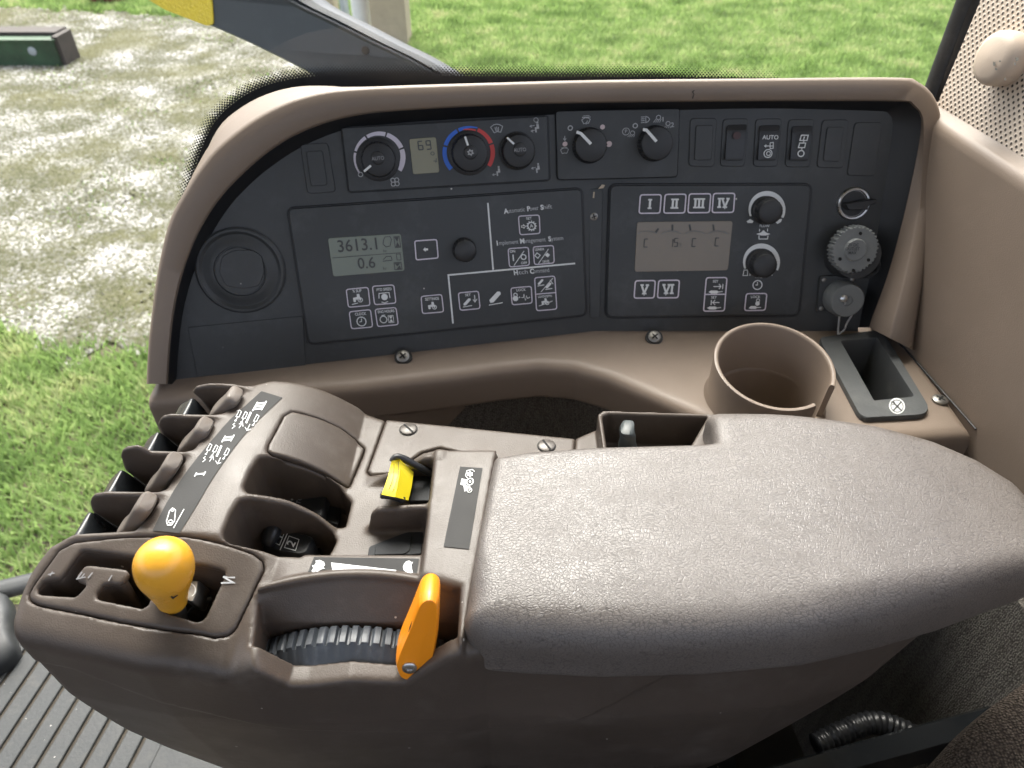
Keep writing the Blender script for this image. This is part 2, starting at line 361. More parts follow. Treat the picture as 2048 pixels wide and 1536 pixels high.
class Print:
    """flat print collected in pixel space, then laid on a surface"""
    def __init__(s, surf, r=(1, 0), d=(0, 1), off=.0004): s.s, s.r, s.d, s.off, s.v, s.f = surf, r, d, off, [], []
    def _add(s, v, f):
        k = len(s.v); s.v += list(v); s.f += [tuple(i + k for i in q) for q in f]
    def loc(s, u, v, k): return lambda x, y: (u + k * (x * s.r[0] + y * s.d[0]), v + k * (x * s.r[1] + y * s.d[1]))
    def poly(s, pts): s._add(pts, [tuple(range(len(pts)))])
    def stroke(s, pts, wd, closed=False):
        P = np.array(pts, float); n = len(P); L = []; Rr = []
        for i in range(n):
            a = P[(i - 1) % n] if (closed or i > 0) else None; b = P[(i + 1) % n] if (closed or i < n - 1) else None
            d1 = unit(P[i] - a) if a is not None and np.linalg.norm(P[i] - a) > 1e-6 else None
            d2 = unit(b - P[i]) if b is not None and np.linalg.norm(b - P[i]) > 1e-6 else None
            if d1 is None: d1 = d2
            if d2 is None: d2 = d1
            n1 = np.array([-d1[1], d1[0]]); n2 = np.array([-d2[1], d2[0]]); m = n1 + n2; q = np.dot(m, m)
            m = n1 if q < .3 else m * 2 / q
            wi = (wd[i] if hasattr(wd, '__len__') else wd) / 2
            L.append(P[i] + m * wi); Rr.append(P[i] - m * wi)
        f = [(i, (i + 1) % n, n + (i + 1) % n, n + i) for i in range(n if closed else n - 1)]
        s._add(L + Rr, f)
    def disc(s, u, v, r, n=16):
        q = s.loc(u, v, r); s.poly([q(math.cos(2 * math.pi * i / n), math.sin(2 * math.pi * i / n)) for i in range(n)])
    def ring(s, u, v, r, wd, n=20):
        q = s.loc(u, v, r); s.stroke([q(math.cos(2 * math.pi * i / n), math.sin(2 * math.pi * i / n)) for i in range(n)], wd, True)
    def arc(s, u, v, R, a0, a1, w0, w1, n=14, inner=True):
        """degrees clockwise from the top; R is the outer radius"""
        pts = []; ws = []
        for i in range(n + 1):
            k = i / n; a = math.radians(a0 + (a1 - a0) * k); wd = w0 + (w1 - w0) * k; rr = R - wd / 2
            pts.append((u + rr * math.sin(a), v - rr * math.cos(a))); ws.append(wd)
        s.stroke(pts, ws)
    def text(s, st, u, v, h, bold=.01, sx=1.0, r=None, d=None):
        r = r or s.r; d = d or s.d; V, F = text_geo(st, bold); k = h / .7
        s._add([(u + k * (x * sx * r[0] - y * d[0]), v + k * (x * sx * r[1] - y * d[1])) for x, y in V], F)
    def icon(s, u, v, k, strokes=(), fills=(), w=1.2):
        q = s.loc(u, v, k)
        for st in strokes:
            cl = st[0] == 'c'; pts = st[1] if st[0] in ('c', 'o') else st; s.stroke([q(*p) for p in pts], w, cl)
        for fl in fills: s.poly([q(*p) for p in fl])
    def build(s, name, m, parent, off=None):
        if not s.v: return None
        o = s.off if off is None else off
        vv = [s.s.pt(p[0], p[1], o) for p in s.v]
        ff = []
        for q in s.f:                       # face the eye
            a, b2, c = vv[q[0]], vv[q[1]], vv[q[2]]
            ff.append(q if np.dot(np.cross(b2 - a, c - a), a) < 0 else q[::-1])
        ob = mk(name, vv, ff, m, parent, 0); ob['kind'] = 'stuff'; return ob
def circ(n=12, r=1, cx=0, cy=0, a0=0, a1=360):
    return [(cx + r * math.cos(math.radians(a0 + (a1 - a0) * i / n)), cy + r * math.sin(math.radians(a0 + (a1 - a0) * i / n))) for i in range(n if a1 - a0 == 360 else n + 1)]

# ------------------------------------------------------------------ moulded shapes: distance field -> mesh
def sd_poly(X, Y, pts):
    P = np.array([p[:2] for p in pts], np.float64); d = np.full(X.shape, 1e9); s = np.ones(X.shape)
    N = len(P)
    for i in range(N):
        a = P[i]; b = P[i - 1]; e = b - a; wx = X - a[0]; wy = Y - a[1]
        q = np.clip((wx * e[0] + wy * e[1]) / max(e.dot(e), 1e-12), 0, 1)
        bx = wx - e[0] * q; by = wy - e[1] * q; d = np.minimum(d, bx * bx + by * by)
        c1 = Y >= a[1]; c2 = Y < b[1]; c3 = e[0] * wy > e[1] * wx
        s = np.where((c1 & c2 & c3) | (~c1 & ~c2 & ~c3), -s, s)
    return (s * np.sqrt(d)).astype(np.float32)
def smax(a, b, k):
    h = np.maximum(k - np.abs(a - b), 0) / k; return np.maximum(a, b) + h * h * k * .25
def smin(a, b, k):
    h = np.maximum(k - np.abs(a - b), 0) / k; return np.minimum(a, b) - h * h * k * .25
def sstep(a, b, x):
    t = np.clip((x - a) / (b - a), 0, 1); return t * t * (3 - 2 * t)
def nets(F, org, h):
    """surface nets; F < 0 inside"""
    nx, ny, nz = F.shape; S = F < 0
    cnt = np.zeros((nx - 1, ny - 1, nz - 1), np.int8)
    for i in (0, 1):
        for j in (0, 1):
            for k in (0, 1): cnt += S[i:nx - 1 + i, j:ny - 1 + j, k:nz - 1 + k]
    act = (cnt > 0) & (cnt < 8); I, J, K = np.nonzero(act); n = len(I)
    idx = np.full(act.shape, -1, np.int32); idx[I, J, K] = np.arange(n)
    acc = np.zeros((n, 3)); num = np.zeros(n)
    C = [(0, 0, 0), (1, 0, 0), (0, 1, 0), (1, 1, 0), (0, 0, 1), (1, 0, 1), (0, 1, 1), (1, 1, 1)]
    val = {c: F[I + c[0], J + c[1], K + c[2]] for c in C}
    for a in C:
        for ax in range(3):
            if a[ax]: continue
            b = list(a); b[ax] = 1; b = tuple(b); fa, fb = val[a], val[b]; x = (fa < 0) != (fb < 0)
            tt = np.where(x, fa / np.where(x, fa - fb, 1), 0)
            for q in range(3):
                acc[:, q] += np.where(x, a[q] + (tt if q == ax else 0), 0)
            num += x
    V = (np.c_[I, J, K] + acc / num[:, None]) * h + np.asarray(org)
    faces = []
    for ax in range(3):
        o1, o2 = [(1, 2), (2, 0), (0, 1)][ax]
        sl0 = [slice(None)] * 3; sl1 = [slice(None)] * 3; sl0[ax] = slice(0, -1); sl1[ax] = slice(1, None)
        A = S[tuple(sl0)]; B = S[tuple(sl1)]; X = A != B
        e = np.array(np.nonzero(X)); ok = (e[o1] > 0) & (e[o2] > 0) & (e[o1] < F.shape[o1] - 1) & (e[o2] < F.shape[o2] - 1); e = e[:, ok]
        fl = A[tuple(e)]
        def at(d1, d2):
            q = e.copy(); q[o1] -= d1; q[o2] -= d2; return idx[q[0], q[1], q[2]]
        q = np.stack([at(1, 1), at(0, 1), at(0, 0), at(1, 0)], 1); q[~fl] = q[~fl][:, ::-1]; faces.append(q)
    return V, np.vstack(faces)
def mk_nets(name, F, org, h, material, parent=None, smooth_it=2, xf=None):
    V, Q = nets(F, org, h)
    for _ in range(smooth_it):                    # light relaxation
        acc = np.zeros_like(V); num = np.zeros(len(V))
        for i in range(4):
            a, b = Q[:, i], Q[:, (i + 1) % 4]
            for q in range(3): acc[:, q] += np.bincount(a, V[b, q], len(V)) + np.bincount(b, V[a, q], len(V))
            num += np.bincount(a, minlength=len(V)) + np.bincount(b, minlength=len(V))
        V = V * .5 + .5 * acc / np.maximum(num, 1)[:, None]
    if xf is not None: V = xf(V)
    v = V.copy(); v[:, 2] += EYE; c = (v.min(0) + v.max(0)) / 2; v -= c
    me = bpy.data.meshes.new(name); me.vertices.add(len(v)); me.vertices.foreach_set('co', v.astype(np.float32).ravel())
    me.loops.add(Q.size); me.loops.foreach_set('vertex_index', Q.astype(np.int32).ravel())
    me.polygons.add(len(Q)); me.polygons.foreach_set('loop_start', np.arange(0, Q.size, 4, dtype=np.int32)); me.polygons.foreach_set('use_smooth', np.ones(len(Q), bool))
    me.update(calc_edges=True); me.validate(); me.materials.append(M[material])
    o = bpy.data.objects.new(name, me); COL.objects.link(o)
    if parent is not None: o.parent = parent; o.location = c - WLOC[parent]
    else: o.location = c
    WLOC[o] = c; return o
# ================================================================== ARMREST CONSOLE
arm = thing('armrest_console', 'brown moulded armrest console with levers, switches and a padded vinyl rest', 'armrest', (0, .3, -.6))
def Hdeck(X, Y):
    """height of the moulded top skin, wells and pockets left out"""
    s = np.clip((X + .195) / .078, 0, 1)
    zA = np.where(X < -.117, -.350 - .040 * s ** 2, -.390)
    zN = np.maximum(np.where(X < -.117, -.350 - .040 * s ** 2, -.366), -.366) - .36 * np.clip(.2775 - Y, 0, 1) * (1 - sstep(-.165, -.135, X)) - .03 * np.clip(-.235 - X, 0, 1)
    w = sstep(.2700, .2785, Y); Hh = zN * (1 - w) + zA * w
    plate = -.388
    far = sstep(-.112, -.100, X) * sstep(.357, .362, Y); Hh = Hh * (1 - far) + plate * far
    pod = sstep(-.0605, -.0535, X) * sstep(.366, .355, Y)
    Hh = np.maximum(Hh, plate + (.0285) * pod)
    xl = -.0125 - .115 * (.334 - Y); under = sstep(xl - .001, xl + .0015, X); Hh = Hh * (1 - under) + np.where(Y < .322, -.366, -.388) * under
    return Hh
class Deck:
    def pt(s, u, v, off=0):
        z = -.37
        for _ in range(14):
            p = PZ(u, v, z); z = .4 * z + .6 * (float(Hdeck(p[0], p[1])) + off)
        return PZ(u, v, z)
    def nrm(s, u, v): return np.array([0, 0, 1.])
deck = Deck()
dk = lambda L: [deck.pt(u, v) for u, v in L]

gear_px = [(58, 1188), (66, 1172), (118, 1100), (149, 1084), (240, 1074), (369, 1072), (440, 1086), (505, 1107), (524, 1122), (526, 1138), (497, 1200), (470, 1255), (455, 1268), (430, 1272), (340, 1258), (244, 1242), (150, 1222), (75, 1207), (60, 1198)]
gate_px = [(158, 1104), (167, 1099), (270, 1112), (440, 1138), (449, 1142), (450, 1150), (412, 1232), (404, 1240), (392, 1243), (337, 1227), (330, 1214), (322, 1180), (306, 1186), (295, 1210), (284, 1216), (204, 1200), (193, 1195), (193, 1186), (206, 1169), (222, 1166), (236, 1169), (249, 1162), (258, 1146), (252, 1138), (178, 1129), (168, 1132), (152, 1152), (155, 1161), (170, 1167), (171, 1172), (156, 1189), (148, 1193), (84, 1189), (75, 1185), (75, 1176), (86, 1161), (112, 1157), (122, 1154)]
cover_px = [(584, 823), (640, 838), (680, 856), (712, 880), (728, 897), (722, 915), (697, 973), (690, 971), (650, 945), (600, 923), (545, 908), (535, 902), (537, 890), (568, 832)]
well1_px = [(517, 913), (540, 911), (576, 919), (634, 939), (676, 968), (702, 1003), (690, 1052), (668, 1050), (634, 1024), (576, 997), (497, 984), (489, 978), (487, 970), (500, 939)]
well2_px = [(477, 999), (497, 995), (576, 1009), (634, 1036), (664, 1062), (672, 1080), (655, 1112), (600, 1112), (517, 1096), (459, 1083), (446, 1074), (445, 1062), (460, 1025)]
gear2, gate2, cover2, well1, well2 = map(dk, (gear_px, gate_px, cover_px, well1_px, well2_px))
plate2 = [PZ(u, v, -.388) for u, v in [(772, 839), (1150, 877), (1148, 905), (1000, 925), (880, 895), (842, 905), (782, 948), (742, 950), (735, 942)]]

HV = .00128; ox, oy, oz = -.325, .180, -.655
nx, ny, nz = int(.62 / HV), int(.268 / HV), int(.318 / HV)
xs = ox + HV * np.arange(nx); ys = oy + HV * np.arange(ny); zs = (oz + HV * np.arange(nz)).astype(np.float32)
X2, Y2 = np.meshgrid(xs, ys, indexing='ij')
H2 = Hdeck(X2, Y2).astype(np.float32); Z = zs[None, None, :]
E = lambda a: np.asarray(a, np.float32)[:, :, None]
outline = [(-.295, .15), (-.295, .242), (-.2925, .252), (-.283, .270), (-.270, .2765), (-.2335, .2785), (-.2290, .290), (-.2250, .330), (-.2170, .372), (-.2060, .404), (-.198, .418), (-.186, .424), (-.150, .428), (-.123, .429), (-.102, .419), (.049, .398), (.066, .408), (.160, .402), (.26, .385), (.29, .30), (.28, .15)]
pl = sd_poly(X2, Y2, outline)
F = smax(E(pl), Z - E(H2), np.float32(.005))
yN = np.interp(xs, [-.32, -.29, -.21, -.15, -.10, -.03, -.015, .0074, .05, .107, .1655, .253, .29], [.221, .219, .2035, .1998, .2005, .2037, .2065, .2050, .2026, .2043, .2098, .2325, .253])
zseam = np.interp(xs, [-.26, -.23, -.134, -.024, .005, .039, .083, .12], [-.40, -.414, -.4535, -.471, -.465, -.4465, -.396, -.36])
tuck = np.where(Z < -.44, (.22 * (-.44 - Z) ** 1.15), 0)[0, 0][None, None, :] + .0014 * (Z < zseam[:, None, None].astype(np.float32))
g = (E(yN[:, None] - Y2) + tuck).astype(np.float32)
F = smax(F, g, np.float32(.011)); del g, tuck
zb = np.interp(xs, [-.32, -.305, -.285, -.255, -.225, -.15, .1, .3], [-.44, -.462, -.495, -.560, -.600, -.64, -.64, -.64])
F = smax(F, (E(zb[:, None] + 0 * Y2) - Z) * np.float32(.8), np.float32(.012))
F = smax(F, ((E(X2) - .266) - (Z + .39) * .45) * np.float32(.92), np.float32(.022))
F = smax(F, (-.2950 - E(X2) - (Z + .37) * .10).astype(np.float32), np.float32(.012))
# bracket box behind the pad, with an open pocket for its little lever
bx2 = sd_poly(X2, Y2, [(.0665, .345), (.066, .404), (.071, .4085), (.165, .404), (.165, .345)])
F = smin(F, np.maximum(E(bx2), np.maximum(Z + .3695, -.45 - Z)), np.float32(.002))
pk2 = sd_poly(X2, Y2, [(.0700, .330), (.0695, .402), (.074, .4050), (.150, .4015), (.128, .365), (.128, .330)])
F = smax(F, -np.maximum(E(pk2), -.402 - Z), np.float32(.002))
# fins beside the finger levers
FY = [.4115, .3800, .3430, .3065]
fins = [[(384, 783), (391, 772), (416, 767), (462, 768), (505, 776), (520, 800), (470, 860), (440, 850), (425, 829), (400, 796)],
        [(316, 849), (319, 838), (326, 831), (339, 828), (437, 831), (470, 840), (450, 930), (400, 930), (366, 900), (325, 868)],
        [(241, 909), (244, 899), (252, 893), (275, 890), (286, 894), (300, 902), (377, 905), (410, 915), (400, 1000), (340, 1010), (302, 977), (250, 938)],
        [(180, 1002), (183, 993), (190, 987), (211, 984), (325, 986), (360, 995), (350, 1080), (280, 1085), (245, 1059), (184, 1020)]]
XZx, XZz = np.meshgrid(xs, zs.astype(float), indexing='ij')
for y0, px in zip(FY, fins):
    q = sd_poly(XZx, XZz, [(PY(u, v, y0)[0], PY(u, v, y0)[2]) for u, v in px])
    j0, j1 = max(0, int((y0 - .02 - oy) / HV)), min(ny, int((y0 + .02 - oy) / HV))
    fld = smax(q[:, None, :], (np.abs(ys[j0:j1] - y0)[None, :, None] - .0021).astype(np.float32), np.float32(.003))
    F[:, j0:j1, :] = smin(F[:, j0:j1, :], fld, np.float32(.004))
# wells with their switches, the fins of the right-hand pod
for wp, fl in ((well1, -.416), (well2, -.416)):
    F = smax(F, -np.maximum(E(sd_poly(X2, Y2, wp)), fl - Z), np.float32(.0026))
j = sd_poly(XZx, XZz, [(-.100, -.43), (-.0985, -.388), (-.094, -.370), (-.089, -.3645), (-.05, -.3615), (-.05, -.43)])
F = smin(F, smax(j[:, None, :], (np.abs(E(Y2) - .3075) - .0024).astype(np.float32), np.float32(.003)), np.float32(.004))
j = sd_poly(XZx, XZz, [(-.104, -.42), (-.103, -.389), (-.062, -.362), (-.05, -.3600), (-.05, -.42)])
F = smin(F, smax(j[:, None, :], (np.abs(E(Y2) - .3525) - .003).astype(np.float32), np.float32(.003)), np.float32(.006))
# pockets for the gear plate, the blank cover, the screwed plate
for pg, dp in ((gear2, .005), (cover2, .005), (plate2, .004)):
    F = smax(F, -np.maximum(E(sd_poly(X2, Y2, pg) - .0006), E(H2 - dp) - Z), np.float32(.0016))
F = np.maximum(F, -np.maximum(E(sd_poly(X2, Y2, gate2) - .002), -.440 - Z))
# throttle recess
yr = .2550 - .0115 * ((xs + .093) / .061) ** 2
wr = np.clip((Y2 - .2355) / (yr[:, None] - .2355 + 1e-6), 0, 1)
hr = np.where(Y2 >= .2355, -.388 + (.388 - .3645) * wr, -.452)
lip = np.interp(xs, [-.16, -.1490, -.1280, -.118, -.093, -.070, -.062, -.0345, -.02], [-.362, -.368, -.394, -.3945, -.3895, -.3935, -.3945, -.3665, -.36])
hr = np.where(Y2 < .2135, lip[:, None], hr)
endx = np.maximum(-.1525 + (.253 - Y2) * .12 - X2, X2 + .0305)
rem = np.maximum(np.maximum(E(endx), E(Y2 - yr[:, None])), (E(hr) - Z).astype(np.float32))
F = smax(F, -rem, np.float32(.0045)); del rem
rail = np.sqrt((E(Y2 - (yr[:, None] + .0012))) ** 2 + (Z + .3655) ** 2).astype(np.float32) - .0022   # raised lip over the recess
rail = np.maximum(rail, E(np.abs(X2 + .093) - .058)); F = smin(F, rail, np.float32(.004)); del rail
body = mk_nets('console_body', F, (ox, oy, oz), HV, 'brown_plastic', arm, 2)
body['label'] = 'dark brown moulded console shell with lever slots and switch wells'
del F

# --- thin moulded pieces that follow the top skin
def skin(name, pg, top, thick, material, hole=None, h=.0009, k=.0022, label=None):
    a = np.array([p[:2] for p in pg]); lo = a.min(0) - .004; hi = a.max(0) + .004
    gx = np.arange(lo[0], hi[0], h); gy = np.arange(lo[1], hi[1], h); A, B = np.meshgrid(gx, gy, indexing='ij')
    HH = Hdeck(A, B); zz = np.arange(HH.min() - thick - .003, HH.max() + top + .004, h).astype(np.float32)[None, None, :]
    f = smax(E(sd_poly(A, B, pg)), zz - E(HH + top), np.float32(k)); f = np.maximum(f, E(HH - thick) - zz)
    if hole is not None: f = smax(f, -E(sd_poly(A, B, hole)) + 0 * zz, np.float32(.002))
    o = mk_nets(name, f.astype(np.float32), (gx[0], gy[0], float(zz[0, 0, 0])), h, material, arm, 1)
    if label: o['label'] = label
    return o
gplate = skin('gear_gate_plate', gear2, .0004, .0042, 'brown_plastic', gate2, label='brown plate with a stepped gear gate cut through it')
cover = skin('blank_cover', cover2, .0008, .0042, 'brown_plastic', label='plain brown cover curving down over the deck')
splate = skin('screwed_plate', plate2, .0006, .0035, 'brown_plastic', label='flat brown plate held by two slotted screws')

def patch(name, left, right, material, parent, surf=deck, off=.0005, n=18, m=6):
    L = resample(left, n); R = resample(right, n); v = []; f = []
    for a, b in zip(L, R):
        for k in range(m): p = a + (b - a) * k / (m - 1); v.append(surf.pt(p[0], p[1], off))
    for i in range(n - 1):
        for k in range(m - 1): f.append((i * m + k, i * m + k + 1, (i + 1) * m + k + 1, (i + 1) * m + k))
    a, b, c = v[f[0][0]], v[f[0][1]], v[f[0][2]]
    if np.dot(np.cross(b - a, c - a), a) > 0: f = [q[::-1] for q in f]
    return mk(name, v, f, material, parent)
d1 = patch('label_strip', spline([(523, 782), (482, 819), (457, 842), (403, 905), (368, 950), (334, 1004), (305, 1061)], 5), spline([(565, 795), (494, 863), (434, 943), (393, 1011), (359, 1066)], 6), 'decal', arm)
d1['label'] = 'long grey label strip with numerals and valve symbols beside the finger levers'
# writing on the strip (it runs along the strip: right = towards lower right)
pr = Print(deck, (.93, .36), (-.60, .80), .0009)
W = Print(deck, (.95, .30), (-.55, .83), .0009)
def numeral(u, v, n):
    for k in range(n):
        o = k - (n - 1) / 2; c = (u - 3.2 * o, v + 5.6 * o); W.stroke([(c[0] - 8.5, c[1] + 1), (c[0] + 8.5, c[1] - 1)], 3.1)
    e = (n * 5.8 + 3.5) / 2
    for sgn in (-1, 1):
        q = (u + sgn * 8.8, v - sgn * 1); W.stroke([(q[0] - e * .5, q[1] + e * .87), (q[0] + e * .5, q[1] - e * .87)], 2.6)
numeral(519, 812, 3); numeral(456, 877, 2); numeral(400, 948, 1)
def remote(u, v):
    for k, (dx, dy) in enumerate([(-17, -5), (-5, -2), (18, 4)]):
        c = (u + dx, v + dy)
        W.stroke([(c[0] + 5, c[1] - 11), (c[0] + 9, c[1] - 8), (c[0] + 4, c[1] + 3), (c[0] - 2, c[1] + 2)], 1.35, True)
        W.stroke([(c[0] + 1, c[1] + 3), (c[0] - 2, c[1] + 9)], 1.3); W.disc(c[0] - 3, c[1] + 10, 2.1, 8)
    W.stroke([(u + 11, v - 12), (u + 1, v + 10)], 3.8)
    W.stroke([(u - 21, v + 10), (u - 25, v + 13), (u - 21, v + 16), (u - 27, v + 21)], 1.35)
    W.stroke([(u - 13, v + 20), (u - 6, v + 9)], 1.35); W.stroke([(u - 13, v + 12), (u - 6, v + 9), (u - 5, v + 17)], 1.35)
    W.stroke([(u + 9, v + 12), (u + 3, v + 25)], 1.35); W.stroke([(u - 1, v + 18), (u + 3, v + 25), (u + 10, v + 22)], 1.35)
remote(491, 836); remote(432, 903)
W.stroke([(345, 1016), (351, 1020), (349, 1042), (343, 1050), (335, 1050), (333, 1042), (339, 1022)], 1.9, True)
W.ring(341, 1043, 3.6, 1.6); W.ring(345, 1021, 2.0, 1.2); W.stroke([(368, 1018), (347, 1056)], 1.8)
W.build('printed_marks', 'print_white', d1)
d2 = patch('label_plate', [(920, 933), (887, 1093)], [(965, 936), (938, 1098)], 'decal', arm)
d2['label'] = 'narrow grey label with a tractor and drive symbol beside the pad'
W = Print(deck, (1, .05), (-.15, 1), .0009)
W.stroke([(934, 941), (945, 939), (949, 943)], 1.5); W.stroke([(934, 941), (931, 951), (935, 956)], 1.5)
W.poly([(940 + 6.5 * math.cos(a * .5236) * (1 if a % 2 else .7), 948 + 6 * math.sin(a * .5236) * (1 if a % 2 else .7)) for a in range(12)])
W.poly([(923, 957), (934, 959), (932, 971), (940, 972), (942, 979), (929, 983), (927, 971), (921, 969)])
W.ring(940, 963, 6.5, 2.2); W.disc(940, 963, 2.2, 8); W.ring(939, 980, 4.5, 1.6); W.disc(939, 980, 1.5, 8)
W.build('printed_marks', 'print_white', d2)
W = Print(deck, off=.0012); W.disc(940, 963, 4.6, 14); W.disc(939, 980, 3.1, 12); W.build('wheel_gap', 'decal', d2)
W = Print(deck, off=.0015); W.disc(940, 963, 2.4, 10); W.disc(939, 980, 1.5, 8); W.build('wheel_hub', 'print_white', d2)
d3 = patch('speed_label', spline([(628, 1114), (614, 1149)], 4), spline([(838, 1117), (832, 1155)], 4), 'decal', arm, n=8, m=16)
d3['label'] = 'grey label with a running hare, a tapering bar and a tortoise'
W = Print(deck, (1, .0), (0, 1), .0010)
W.poly([(662, 1125), (665, 1140), (792, 1143), (792, 1140)])
W.poly([(623, 1142), (627, 1136), (624, 1131), (629, 1130), (632, 1125), (631, 1121), (640, 1120), (648, 1124), (650, 1130), (646, 1134), (650, 1137), (644, 1138), (638, 1141), (634, 1146), (631, 1142), (627, 1145)])
W.poly([(808, 1128), (812, 1123), (818, 1121), (822, 1124), (826, 1124), (823, 1129), (824, 1139), (826, 1145), (822, 1146), (818, 1150), (815, 1145), (808, 1141), (806, 1134)])
W.build('printed_marks', 'print_white', d3)
# raised letters on the gear plate
W = Print(deck, (.35, .93), (-.9, .30), .0012)
W.stroke([(442, 1166), (466, 1165), (446, 1153), (470, 1155)], 3.4)
W2 = Print(deck, (1, 0), (0, 1), .0012)
W2.stroke([(152, 1158), (171, 1154)], 2.4); W2.stroke([(154, 1158), (164, 1144)], 2.4); W2.stroke([(162, 1156), (169, 1147)], 2.2); W2.stroke([(176, 1156), (185, 1145)], 2.2); W2.stroke([(217, 1162), (224, 1150)], 2.2)
W2.stroke([(96, 1149), (109, 1146)], 2); W2.stroke([(100, 1152), (105, 1143)], 2)
W.build('raised_letter', 'print_grey', gplate); W2.build('raised_mark', 'print_dim', gplate)

# --- screws
def screw(name, c, n, r, m, parent, slot='-', ang=30, h=.0012):
    v, f = lathe(c, n, [(r, -.001), (r, h * .5), (r * .8, h), (r * .01, h)], 24)
    o = mk(name, v, f, m, parent)
    a, b2, n_ = frame_of(n); mb = MB()
    for q in ([0] if slot == '-' else [0, 90]):
        t_ = math.radians(ang + q); d = a * math.cos(t_) + b2 * math.sin(t_); e = np.cross(n_, d); L = r * (.95 if slot == '-' else .6); wd = r * .13
        mb.add([c + d * L + e * wd + n_ * (h + .0001), c - d * L + e * wd + n_ * (h + .0001), c - d * L - e * wd + n_ * (h + .0001), c + d * L - e * wd + n_ * (h + .0001)], [(0, 1, 2, 3)])
    mb.build('slot', 'cavity', o, 0); return o
for (u, v, a) in ((817, 860, -48), (1093, 893, -62)):
    p = deck.pt(u, v, .0002); nn = np.array([0, 0, 1.])
    vv, ff = lathe(p, nn, [(.0072, -.002), (.0072, .0007), (.0001, .0007)], 28); mk('screw_seat', vv, ff, 'cavity', splate)
    screw('slotted_screw', p + nn * .0009, nn, .0064, 'screw_brown', splate, '-', a)

# --- finger levers and their black paddles
fing = [[(432, 831), (446, 815), (461, 800), (473, 787)], [(370, 899), (384, 884), (399, 867), (412, 848)], [(306, 977), (323, 960), (336, 940), (349, 920)], [(250, 1062), (268, 1046), (282, 1022), (296, 1002)]]
padl = [((384, 796), (355, 829), (421, 831)), ((316, 864), (291, 897), (366, 902)), ((243, 940), (216, 981), (302, 980)), ((181, 1024), (163, 1072), (245, 1062))]
flab = ['far-most of the four', 'second from the far end', 'third from the far end', 'beside the gear plate']
for k in range(4):
    y0 = FY[k] - .0150
    path = spline([PY(u, v, y0) for u, v in fing[k]], 5)
    rr = [.0090 * s for s in np.interp(np.linspace(0, 1, len(path)), [0, .06, .15, .5, .90, 1], [.5, .9, 1, .92, .98, .7])]
    v, f = tube(path, rr, 20, .60, up=(0, .02, 1), sq=.55); o = mk('finger_lever', v, f, 'brown_worn', arm); o['label'] = 'ribbed brown finger lever, ' + flab[k]
    T, L, R = map(np.array, padl[k])
    prof = spline([L + (2, 40), L, L * .62 + T * .38 + (-5, -7), T + (-7, 3), T + (2, -1), T * .75 + R * .25 + (6, 0), R], 4)
    prof = [p for p in prof] + [R + (10, 45)]
    yf = FY[k] - .0035; P3 = [PY(p[0], p[1], yf) - np.array([0, .0118, 0]) for p in prof]; dy = np.array([0, .0118, 0]); cen = sum(P3) / len(P3)
    rg = []
    for s_, e in ((1, .93), (.95, .98), (.85, 1), (.2, 1), (.0, .992), (-.2, 1), (-.85, 1), (-.95, .98), (-1, .93)):
        rg.append([cen + (p - cen) * e + dy * s_ for p in P3])
    v, f = rings(rg); o = mk('lever_paddle', v, f, 'black_gloss', arm, 75); o['label'] = 'glossy black lever paddle, ' + flab[k]

# --- gear lever
base = np.array([-.2045, .2386, -.392]); top = np.array([-.1955, .2392, -.337]); ax = unit(top - base)
gl = thing('gear_lever_root', '', ''); bpy.data.objects.remove(gl)
v, f = lathe(base, ax, [(.0062, -.02), (.0062, .025), (.004, .0255)], 24)
gshaft = mk('gear_lever', v, f, 'steel_dull', arm); gshaft['label'] = 'gear lever with a yellow-orange ball-topped grip'
pr_ = spline([(0.0072, 0.0225), (0.008, 0.023), (0.0096, 0.0315), (0.0128, 0.0435), (0.0152, 0.052), (0.0158, 0.0585), (0.015, 0.065), (0.012, 0.0705), (0.0075, 0.0738), (0.003, 0.0751), (0.0002, 0.0754)], 3)
v, f = lathe(base, ax, [(max(p[0], .0001), p[1]) for p in pr_], 48); grip = mk('grip', v, f, 'knob_yellow', gshaft, 60)
sk = Print(Plane(PY(340, 1190, .2272), (0, -1, .4)), off=.0008)
sk.stroke([(333, 1196), (341, 1192), (346, 1196), (356, 1190)], [2, 3.6, 4.2, 1.5]); sk.build('scuff', 'cavity', grip)
c_ = PZ(388, 1186, -.373)
rp = roundpoly([(372, 1160), (398, 1160), (396, 1185), (386, 1206), (366, 1200)], 5)
v, f = prism(rp, Plane(c_, (-.1, -.25, 1)), .002, -.014, .0016); lt = mk('lock_tab', v, f, 'steel_dull', arm)
W = Print(Plane(c_, (-.1, -.25, 1)), off=.0023); W.arc(377, 1180, 15, 10, 150, 2.4, 2.4); W.build('ring_mark', 'print_white', lt)
rp = roundpoly([(278, 1170), (300, 1168), (300, 1186), (280, 1180)], 4); v, f = prism(rp, Plane(c_, (0, 0, 1)), .001, -.01, .0014); mk('lock_tab', v, f, 'steel_dull', arm)
v, f = tube(spline([PZ(372, 1232, -.392), PZ(385, 1218, -.388), PZ(402, 1204, -.384), PZ(424, 1196, -.384)], 5), .0014, 8); mk('lever_cable', v, f, 'rubber', arm)

